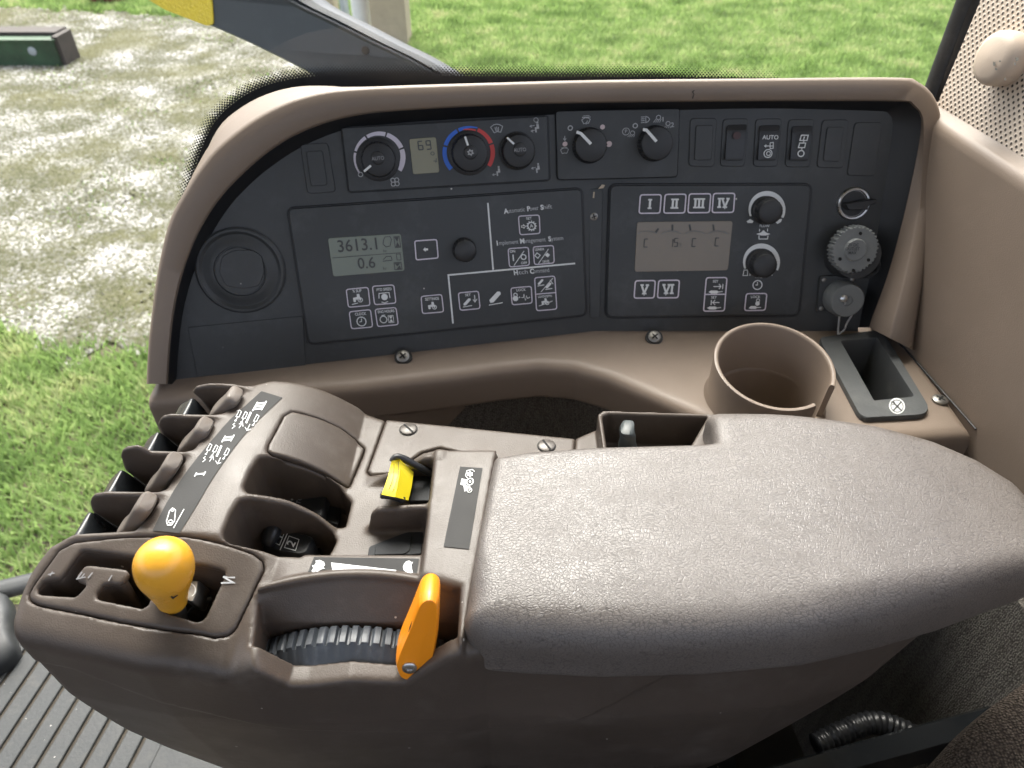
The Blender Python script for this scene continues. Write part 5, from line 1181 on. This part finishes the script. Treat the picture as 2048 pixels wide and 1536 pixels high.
# rear side wall: flat panel, rounded ledge, slope up to the pillar trim
prof = [(XW, -.50), (XW, ZL - .012), (XW + .0006, ZL - .006), (XW + .003, ZL - .0018), (XW + .006, ZL), (XW + .012, ZL + .0025), (XW + .015, ZL + .006)]
v = []; f = []; ysr = np.linspace(-.3, .705, 24)
for y in ysr:
    bulge = .010 * float(sstep(.50, .46, y))
    for (x, z) in prof: v.append((x - XW + xw(y), y, z))
m = len(prof)
for i in range(len(ysr) - 1):
    for k in range(m - 1): f.append((i * m + k, i * m + k + 1, (i + 1) * m + k + 1, (i + 1) * m + k))
sw = thing('cab_side_panel', 'tan moulded cab wall panel with a rounded ledge behind the tray', 'wall panel', (XW, .5, -.50))
mk('wall_face', v, f, 'tan_plastic', sw, 60)
v, f = tube([(xw(.44) - .001, .44, ZS + .0005), (xw(.625) - .001, .625, ZS + .0002)], .0009, 8); mk('joint_bead', v, f, 'rubber', sw)
# carpet below
cw = sheet('carpet_panel', [(xw(-.3) + .004, -.3, -1.0), (xw(.72) + .004, .72, -1.0), (xw(.72) + .004, .72, -.497), (xw(-.3) + .004, -.3, -.497)], 'carpet', None, 0, -.01)
tag(cw, 'dark grey carpeted lower cab wall under the arm pad', 'carpet')
# pillar trim with perforated vinyl
pt = thing('pillar_trim', 'beige perforated vinyl pillar cover with a round cream knob', 'pillar trim', (XW + .03, .6, ZL))
PT = Plane((xw(.58) + .0135, .58, ZL + .004), unit((-1, -.107, .10)))
poly = [(1872, 214), (1905, 245), (1960, 282), (2000, 305), (2048, 325), (2110, 345), (2110, -140), (2016, -140), (1962, -2)]
P3 = [PT.pt(u, v_) for u, v_ in poly]
o = sheet('perforated_cover', P3, 'perforated', pt, 0, -.004)
a, b2, n_ = frame_of(PT.n, (0, 1, 0)); me = o.data; uv = me.uv_layers.new(name='UVMap')
for lp in me.loops:
    q = np.array(me.vertices[lp.vertex_index].co) + WLOC[o]; uv.data[lp.index].uv = (q.dot(a), q.dot(b2))
c = PT.pt(2013, 118, .004); k = PT.t(2013, 118, .004) / FPX
v, f = lathe(c, PT.n, [(.0195, -.006), (.0205, .002), (.0202, .010), (.0185, .0135), (.014, .0155), (.0001, .0165)], 48); o = mk('trim_knob', v, f, 'hub_cream', pt); o['label'] = 'round cream knob with dark scuffs'
W = Print(Plane(c + PT.n * .0166, PT.n), off=.0004)
for (u, v_, s) in ((1988, 128, 5), (1992, 138, 4), (2034, 118, 5), (2030, 128, 3), (2010, 158, 3), (2000, 122, 2.5)):
    W.poly([(u + s * random.uniform(.4, 1) * math.cos(q), v_ + 1.5 * s * random.uniform(.3, 1) * math.sin(q)) for q in np.linspace(0, 5.5, 9)])
W.build('scuff', 'steel_dull', o)
# window: pane, ceramic border, dot screen, rubber seal
yaw = math.radians(9.0); GN = np.array([math.sin(yaw), -math.cos(yaw), 0.]); GP = Plane((0, .735, 0), GN)
win = thing('side_window', 'large side window pane with a black dotted ceramic border', 'window', (0, .735, -.9))
gx_ = np.array([math.cos(yaw), math.sin(yaw), 0])
gp = lambda s, z: np.array([0, .735, 0]) + gx_ * s + np.array([0, 0, z])
o = mk('pane', [gp(-1.25, -1.02), gp(.72, -1.02), gp(.72, .72), gp(-1.25, .72)], [(0, 1, 2, 3)], 'glass', win, 0)
edge = spline([(372, 420), (388, 345), (406, 290), (432, 240), (480, 197), (540, 168), (630, 152), (760, 150), (1000, 152), (1300, 153), (1560, 156)], 10)
edge = resample(edge, 230); inn = []
for p in edge: inn.append(p + np.array([45, 90]) * (1 if p[0] < 600 else .0) + (np.array([0, 60]) if p[0] >= 600 else 0))
v = []; f = []
for a, b in zip(edge, inn): v += [GP.pt(*a, .001), GP.pt(*b, .001)]
for i in range(len(edge) - 1): f.append((2 * i, 2 * i + 1, 2 * i + 3, 2 * i + 2))
mk('ceramic_border', v, f, 'panel_black', win, 0)
ep = np.array(edge); dv = []; df = []
tan = np.gradient(ep, axis=0); tan /= np.linalg.norm(tan, axis=1)[:, None]; nor = np.c_[tan[:, 1], -tan[:, 0]]
cum = np.r_[0, np.cumsum(np.linalg.norm(np.diff(ep, axis=0), axis=1))]
sp = 6.6
for row in range(7):
    s = (row % 2) * sp / 2
    while s < cum[-1]:
        p = np.array([np.interp(s, cum, ep[:, 0]), np.interp(s, cum, ep[:, 1])]); n = np.array([np.interp(s, cum, nor[:, 0]), np.interp(s, cum, nor[:, 1])])
        if n[1] > 0: n = -n
        r = 3.3 * (1 - row / 7.6); fade = np.clip((1560 - p[0]) / 250, 0, 1); r *= .35 + .65 * fade
        cc = p + n * (1.5 + row * sp * .55); k = len(dv)
        for q in range(6): dv.append(GP.pt(cc[0] + r * math.cos(q * math.pi / 3), cc[1] + r * math.sin(q * math.pi / 3), .0011))
        df.append(tuple(range(k, k + 6))); s += sp
o = mk('ceramic_dots', dv, df, 'panel_black', win, 0); o['kind'] = 'stuff'
for (pa, pb, r, mt) in (((1938, -20), (1858, 196), .0075, 'rubber'), ((1958, -20), (1874, 206), .0060, 'switch_black')):
    G2 = Plane((XW + .03, .70, 0), unit((-.5, -.85, 0))); A_ = G2.pt(*pa); B_ = G2.pt(*pb); d = B_ - A_
    v, f = tube([A_ - d * .8, A_, B_, B_ + d * .35], r, 12); mk('rubber_seal', v, f, mt, win)
# floor: ribbed rubber mat
fl = mk('floor', [(-1.4, -1.0, -1.004), (.5, -1.0, -1.004), (.5, .745, -1.004), (-1.4, .60, -1.004)], [(0, 1, 2, 3)], 'groove', None, 0); tag(fl, 'dark rubber floor of the cab', None, None, 'structure')
d9 = np.array([.13, .9915, 0]); sx = .0312; x0 = -.760
for i in range(-6, 10):
    c0_ = np.array([x0 + sx * i - .068, 0, -1.0])
    w2 = sx / 2 - .0030
    P4 = [c0_ + d9 * .05 + np.array([-w2, 0, 0]), c0_ + d9 * .05 + np.array([w2, 0, 0]), c0_ + d9 * .615 + np.array([w2, 0, 0]), c0_ + d9 * .615 + np.array([-w2, 0, 0])]
    e = np.array([.0012, 0, 0])
    ring0 = [p - np.array([0, 0, .0038]) for p in P4]; ring1 = [p - np.array([0, 0, .0008]) for p in P4]; ring2 = [P4[0] + e, P4[1] - e, P4[2] - e, P4[3] + e]
    v, f = rings([ring0, ring1, ring2], True, False, True); mk('mat_rib', v, f, 'floor_mat', fl, 0)
P4 = [(-.512, .30, -1.001), (.3, .30, -1.001), (.3, .66, -1.001), (-.484, .66, -1.001)]
mk('mat_border', P4, [(0, 1, 2, 3)], 'floor_mat', fl, 0)
# raised rubber boot and sill at the front edge of the mat
bt = [PZ(u, v_, -.985) for u, v_ in [(-60, 1180), (6, 1186), (24, 1215), (26, 1262), (34, 1292), (30, 1310), (0, 1336), (-60, 1352)]]
btr = [np.array(p) for p in spline(bt, 5, True)]; cb = sum(btr) / len(btr)
v, f = rings([[p + np.array([0, 0, -.018]) for p in btr], [p for p in btr], [cb + (p - cb) * .88 + np.array([0, 0, .012]) for p in btr], [cb + (p - cb) * .5 + np.array([0, 0, .018]) for p in btr]])
bo = mk('rubber_boot', v, f, 'rubber', None, 60); tag(bo, 'dusty black rubber boot at the edge of the floor mat', 'boot')
v, f = tube([PZ(-80, 1200, -.99), PZ(60, 1166, -.99), PZ(260, 1118, -.99)], .016, 10); so = mk('door_sill', v, f, 'rubber', None); tag(so, 'black sill strip along the bottom of the window', 'sill')
# seat corner, seat rail, hose
seat = thing('operator_seat', 'brown tweed seat corner beside the arm pad', 'seat', (.33, .10, -1.0))
PS = Plane((.32, .175, -.52), (-.15, -.3, 1))
cur = spline([PS.pt(2080, 1330), PS.pt(1985, 1400), PS.pt(1915, 1470), PS.pt(1872, 1560), PS.pt(1860, 1650)], 8)
inward = [p + np.array([.30, -.06, .0]) for p in cur]; rg = []
ax_ = np.array([.10, -.02, 0])
rows = []
for t_, dz in ((0, -.30), (0, -.03), (.012, -.008), (.04, .004), (.12, .012), (.45, .016), (1, .016)):
    rows.append([p + (q - p) * t_ + np.array([0, 0, dz]) for p, q in zip(cur, inward)])
v, f = rings(rows, False, False, False); mk('seat_cushion', v, f, 'seat_cloth', seat, 70)
PB = Plane((.26, .21, -.66), (-.1, -.5, 1))
A_, B_ = PB.pt(1520, 1560), PB.pt(2010, 1425); d = unit(B_ - A_); s_ = unit(np.cross(d, PB.n)); v = []
R = [[p + s_ * .008 * i + PB.n * .012 * j for i, j in ((-1, 0), (1, 0), (1, 1), (-1, 1))] for p in (A_, B_)]
v, f = rings(R); mk('seat_rail', v, f, 'black_gloss', seat, 0)
R = [[p + s_ * .010 * i + PB.n * (.020 * j - .03) for i, j in ((-1, 0), (1, 0), (1, 1), (-1, 1))] for p in (A_ + s_ * .012, B_ + s_ * .012)]
v, f = rings(R); mk('seat_bracket', v, f, 'rubber', seat, 0)
PHo = Plane((.27, .26, -.66), (0, -.5, 1)); path = resample(spline([PHo.pt(1630, 1490), PHo.pt(1735, 1446), PHo.pt(1800, 1458), PHo.pt(1850, 1490), PHo.pt(1890, 1540)], 10), 90)
v, f = tube(path, [.0092 + .0010 * math.sin(i * 1.7) for i in range(90)], 16); ho = mk('corrugated_hose', v, f, 'switch_black', None, 70); tag(ho, 'black corrugated hose under the console beside the seat rail', 'hose')
v, f = rings([[np.array([x, y, z]) for x, y in ((-.25, -.38), (.55, -.38), (.55, .165), (-.25, .165))] for z in (-.70, -.56)]); mk('seat_base', v, f, 'seat_cloth', seat, 0)  # out-of-view block, added to stop light bouncing up from the floor
# out-of-view opposite side, added to cut light on near faces: lower door, upper frame
dr = thing('cab_door', 'unseen dark inner door of the cab opposite the console, added for shading', 'door', (-.2, -.95, -1.0))
for nm, z0, z1 in (('door_lower', -1.0, -.45), ('door_header', .60, .72)):
    v, f = rings([[np.array([x, y, z]) for x, y in ((-1.4, -1.0), (.7, -1.0), (.7, -.95), (-1.4, -.95))] for z in (z0, z1)]); mk(nm, v, f, 'rubber', dr, 0)
fc = mk('front_cowl', [(-1.35, -1.0, -1.0), (-1.35, .52, -1.0), (-1.35, .52, -.45), (-1.35, -1.0, -.45)], [(0, 1, 2, 3)], 'rubber', None, 0); tag(fc, 'unseen dark front cowl of the cab below the windscreen, added for shading', None, None, 'structure')  # out of view, added to block ground bounce and low sky light
rw_ = mk('rear_bulkhead', [(.72, -1.0, -1.0), (.72, .75, -1.0), (.72, .75, -.35), (.72, -1.0, -.35)], [(0, 1, 2, 3)], 'rubber', None, 0); tag(rw_, 'unseen dark rear bulkhead of the cab behind the seat', None, None, 'structure')  # out of view, height set by how much sky light it lets in
# pedestal under the armrest console
v, f = rings([[np.array([x, y, z]) for x, y in ((-.12, .25), (.16, .25), (.16, .38), (-.12, .38))] for z in (-1.0, -.56)]); pe = mk('pedestal', v, f, 'rubber', arm, 0)
# cab roof overhead (out of view, shades the inside as the real one does)
ro = sheet('cab_roof', [(-1.5, -1.1, .72), (.75, -1.1, .72), (.75, .80, .72), (-1.5, .80, .72)], 'headliner', None, 0, .06); tag(ro, 'beige headliner of the cab roof above the console', None, None, 'structure')

# ================================================================== OUTSIDE
GZ = -EYE
gr = mk('ground', [(-60, -20, GZ - .02), (60, -20, GZ - .02), (60, 120, GZ - .02), (-60, 120, GZ - .02)], [(0, 1, 2, 3)], 'soil', None, 0); tag(gr, 'soil of the yard under grass and gravel', None, None, 'structure')
# gravel track area in plan
gv = [PZ(u, v_, GZ)[:2] for u, v_ in [(-300, 640), (0, 650), (120, 690), (300, 690), (420, 640), (640, 420), (900, 230), (830, 120), (640, 60), (250, 25), (0, 15), (-500, 20)]]
rng = np.random.default_rng(3)
def vnoise(x, y, s):
    return (np.sin(x * s * 1.7 + 1.3 * np.sin(y * s * 1.1)) + np.sin(y * s * 1.3 + 1.7 * np.sin(x * s * .9 + 2)) + .7 * np.sin((x + y) * s * 2.3)) / 2.7
def scatter(n, box):
    return rng.uniform(box[0], box[1], n), rng.uniform(box[2], box[3], n)
def inview(x, y, mu=140):
    p = np.stack([x, y, np.full_like(x, GZ)]); fw = p[1] * CP - p[2] * SP; d = -(p[1] * SP + p[2] * CP)
    u = 1024 + FPX * p[0] / fw; v_ = 768 + FPX * d / fw
    return (fw > .3) & (u > -mu) & (u < 2048 + mu) & (v_ > -mu) & (v_ < 1300), u, v_
# pebbles
x, y = scatter(1500000, (-11, 3, 1.2, 13)); iv, u, v_ = inview(x, y); sd = sd_poly(x, y, gv)
dist = np.hypot(x, y); keep = iv & (sd < .20 * vnoise(x, y, 5) + .14 * vnoise(x, y, 13) + .02) & (rng.random(len(x)) < np.clip(14 / dist ** 1.25, .1, 1)) & (rng.random(len(x)) > .62 * sstep(.05, .75, vnoise(x, y, 1.9) + .4 * vnoise(x, y, 6))); x, y = x[keep], y[keep]
n = len(x); r = rng.uniform(.009, .022, n) * (1 + .12 * np.hypot(x, y) / 4)
base = np.array([[1, 0, 0], [-.5, .87, 0], [-.5, -.87, 0], [0, 0, .75], [0, 0, -.5]]); tri = np.array([[0, 1, 3], [1, 2, 3], [2, 0, 3], [1, 0, 4], [2, 1, 4], [0, 2, 4]])
oct_ = np.array([[1, 0, .1], [.25, .9, 0], [-.85, .45, .05], [-.7, -.6, 0], [.4, -.85, .1], [.25, .1, .65]]); otri = np.array([[0, 1, 5], [1, 2, 5], [2, 3, 5], [3, 4, 5], [4, 0, 5]])
th = rng.uniform(0, 6.28, n); ct, st = np.cos(th), np.sin(th); V = np.zeros((n, 6, 3))
sc3 = np.stack([r * rng.uniform(.8, 1.3, n), r * rng.uniform(.6, 1.1, n), r * rng.uniform(.7, 1.2, n)], 1)
loc = oct_[None] * sc3[:, None, :] + rng.normal(0, .12, (n, 6, 3)) * r[:, None, None]
V[:, :, 0] = loc[:, :, 0] * ct[:, None] - loc[:, :, 1] * st[:, None] + x[:, None]; V[:, :, 1] = loc[:, :, 0] * st[:, None] + loc[:, :, 1] * ct[:, None] + y[:, None]; V[:, :, 2] = loc[:, :, 2] + GZ - .006
def mk_tris(name, V, T, m):
    nn, kv = V.shape[:2]; v = V.reshape(-1, 3).copy(); v[:, 2] += EYE; I = (np.arange(nn)[:, None, None] * kv + T[None]).reshape(-1, 3)
    me = bpy.data.meshes.new(name); me.vertices.add(len(v)); me.vertices.foreach_set('co', v.astype(np.float32).ravel()); me.loops.add(I.size); me.loops.foreach_set('vertex_index', I.astype(np.int32).ravel()); me.polygons.add(len(I)); me.polygons.foreach_set('loop_start', np.arange(0, I.size, 3, dtype=np.int32)); me.update(calc_edges=True); me.materials.append(M[m])
    o = bpy.data.objects.new(name, me); COL.objects.link(o); return o
o = mk_tris('gravel', V, otri, 'pebble'); tag(o, 'pale loose gravel of the yard track with moss between', None, None, 'stuff')
print('pebbles', n)
# grass blades
x, y = scatter(1500000, (-10, 11, 1.0, 16)); iv, u, v_ = inview(x, y); sd = sd_poly(x, y, gv); dist = np.hypot(x, y)
on = np.where(sd > .16 * vnoise(x, y, 6) + .14 * vnoise(x, y, 15), 1.0, .22 * sstep(-.55, .05, sd) + .10 * sstep(.1, .8, vnoise(x, y, 1.9) + .4 * vnoise(x, y, 6)))
keep = iv & (rng.random(len(x)) < on * np.clip(7.5 / dist ** 1.1, .2, 1)); x, y, sd = x[keep], y[keep], sd[keep]; n = len(x); print('blades', n)
dist = np.hypot(x, y); hgt = rng.uniform(.035, .10, n) * np.where(sd > 0, 1, .45); wd = rng.uniform(.003, .006, n) * (1 + .24 * dist)
th = rng.uniform(0, 6.28, n); ln = rng.uniform(.2, 1.0, n) * hgt; ph = rng.uniform(0, 6.28, n)
V = np.zeros((n, 3, 3)); V[:, 0] = np.stack([x - wd * np.cos(th), y - wd * np.sin(th), np.full(n, GZ - .018)], 1); V[:, 1] = np.stack([x + wd * np.cos(th), y + wd * np.sin(th), np.full(n, GZ - .018)], 1); V[:, 2] = np.stack([x + ln * np.cos(ph), y + ln * np.sin(ph), GZ - .018 + hgt], 1)
o = mk_tris('grass', V, np.array([[0, 1, 2]]), 'grass'); tag(o, 'short green lawn around the gravel track', None, None, 'stuff')
# dark fender beam outside the glass, with a yellow reflector
fd = thing('fender_beam', 'dark blue-grey sheet-metal beam outside the window with a yellow reflector', 'fender', (-.1, 1.25, -1.6))
FP = Plane((-.2, 1.25, 0), unit((.05, -1, .25)))
lo_ = spline([(120, -70), (250, -22), (422, 52), (520, 96), (640, 158), (720, 210), (800, 280)], 6); hi_ = spline([(560, -70), (600, -30), (645, 8), (720, 46), (800, 88), (880, 128), (990, 200), (1080, 280)], 6)
n = 40; L = resample(lo_, n); U = resample(hi_, n); rows = []
for k_, (tt, off) in enumerate(((0, -.10), (0, -.004), (.02, 0), (.80, 0), (.84, .003), (.865, .0025), (.88, -.003), (.90, .003), (.97, 0), (1, -.012), (1, -.10))):
    rows.append([FP.pt(*(a + (b - a) * tt), 0) + FP.n * off for a, b in zip(L, U)])
v, f = rings(rows, False, False, False); mk('beam_shell', v, f, 'paint_dark', fd, 35)
q = roundpoly([(248, -30), (421, -30), (427, 48), (414, 52), (330, 20)], 6); v, f = prism(q, FP, .004, -.002, .001); mk('yellow_reflector', v, f, 'reflector', fd)
p = FP.pt(731, 101, .002); v, f = lathe(p, FP.n, [(.006, -.002), (.006, .001), (.003, .001), (.0001, .0012)], 16); mk('beam_bolt', v, f, 'cavity', fd)
post = [np.array([x_, y_, z_]) for x_, y_, z_ in ((-.02, 1.22, -1.1), (.12, 1.22, -1.1), (.12, 1.36, -1.1), (-.02, 1.36, -1.1))]
v, f = rings([[p + np.array([0, 0, -1.4]) for p in post], [p + np.array([0, 0, .40]) for p in post]]); mk('beam_foot', v, f, 'paint_dark', fd, 0)
# green steel channel lying on the gravel
cb_ = PZ(128, 132, GZ); hz = 70 * cb_[1] / CP / FPX * .58; sb = thing('steel_channel', 'rusty green steel channel beam lying on the gravel', 'steel beam', (cb_[0] - 1, cb_[1], GZ))
bx = lambda x0, x1, y0, y1, z0, z1: rings([[np.array([x0, y0, z]), np.array([x1, y0, z]), np.array([x1, y1, z]), np.array([x0, y1, z])] for z in (z0, z1)])
X1 = cb_[0]; Y0 = cb_[1]
v, f = bx(X1 - 3.2, X1 - .02, Y0, Y0 + .03, GZ, GZ + hz * .82); mk('channel_web', v, f, 'beam_green', sb, 0)
v, f = bx(X1 - 3.2, X1, Y0 - .02, Y0 + .16, GZ + hz * .82, GZ + hz * .88); mk('channel_flange', v, f, 'beam_green', sb, 0)
v, f = bx(X1 - 3.2, X1 - .05, Y0 + .16, Y0 + .42, GZ, GZ + hz * 1.0); mk('channel_back', v, f, 'beam_rust', sb, 0)
v, f = bx(X1 - .04, X1 + .03, Y0 + .02, Y0 + .36, GZ, GZ + hz * .95); mk('channel_end', v, f, 'beam_rust', sb, 0)
v, f = lathe(np.array([X1 - .30, Y0 - .006, GZ + hz * .5]), (0, -1, 0), [(.05, 0), (.04, .004), (.001, .005)], 9); mk('paint_chip', v, f, 'pipe_grey', sb)
p = PZ(215, 6, GZ); v, f = bx(p[0] - .25, p[0] + .22, p[1], p[1] + .3, GZ, GZ + .35); o = mk('red_block', v, f, 'beam_red', None, 0); tag(o, 'dark red metal block at the edge of the gravel', 'block')
# post and white riser pipe at the lawn edge
p = PZ(782, 92, GZ); o = thing('timber_post', 'square beige post standing at the lawn edge', 'post', (p[0], p[1], GZ)); v, f = bx(p[0] - .22, p[0] + .22, p[1], p[1] + .44, GZ - .02, GZ + 1.9); mk('post_shaft', v, f, 'post_beige', o, 0)
p = PZ(728, 74, GZ); o = thing('white_riser_pipe', 'white plastic riser pipe with a wider cap beside the beige post', 'pipe', (p[0], p[1], GZ)); v, f = lathe(p, (0, 0, 1), [(.115, -.02), (.115, .55), (.16, .56), (.16, 1.3), (.0, 1.3)], 24); mk('pipe_body', v, f, 'pipe_white', o)
p = PZ(695, 60, GZ); v, f = lathe(p, (0, 0, 1), [(.06, -.02), (.06, 1.6), (.0, 1.6)], 16); o = mk('grey_conduit', v, f, 'pipe_grey', None); tag(o, 'thin grey conduit beside the white riser pipe', 'conduit')
p = PZ(655, 40, GZ); v, f = bx(p[0] - .18, p[0] + .12, p[1], p[1] + .3, GZ - .02, GZ + 1.6); o = mk('cream_pedestal', v, f, 'post_beige', None, 0); tag(o, 'small cream utility pedestal behind the fender beam', 'pedestal')
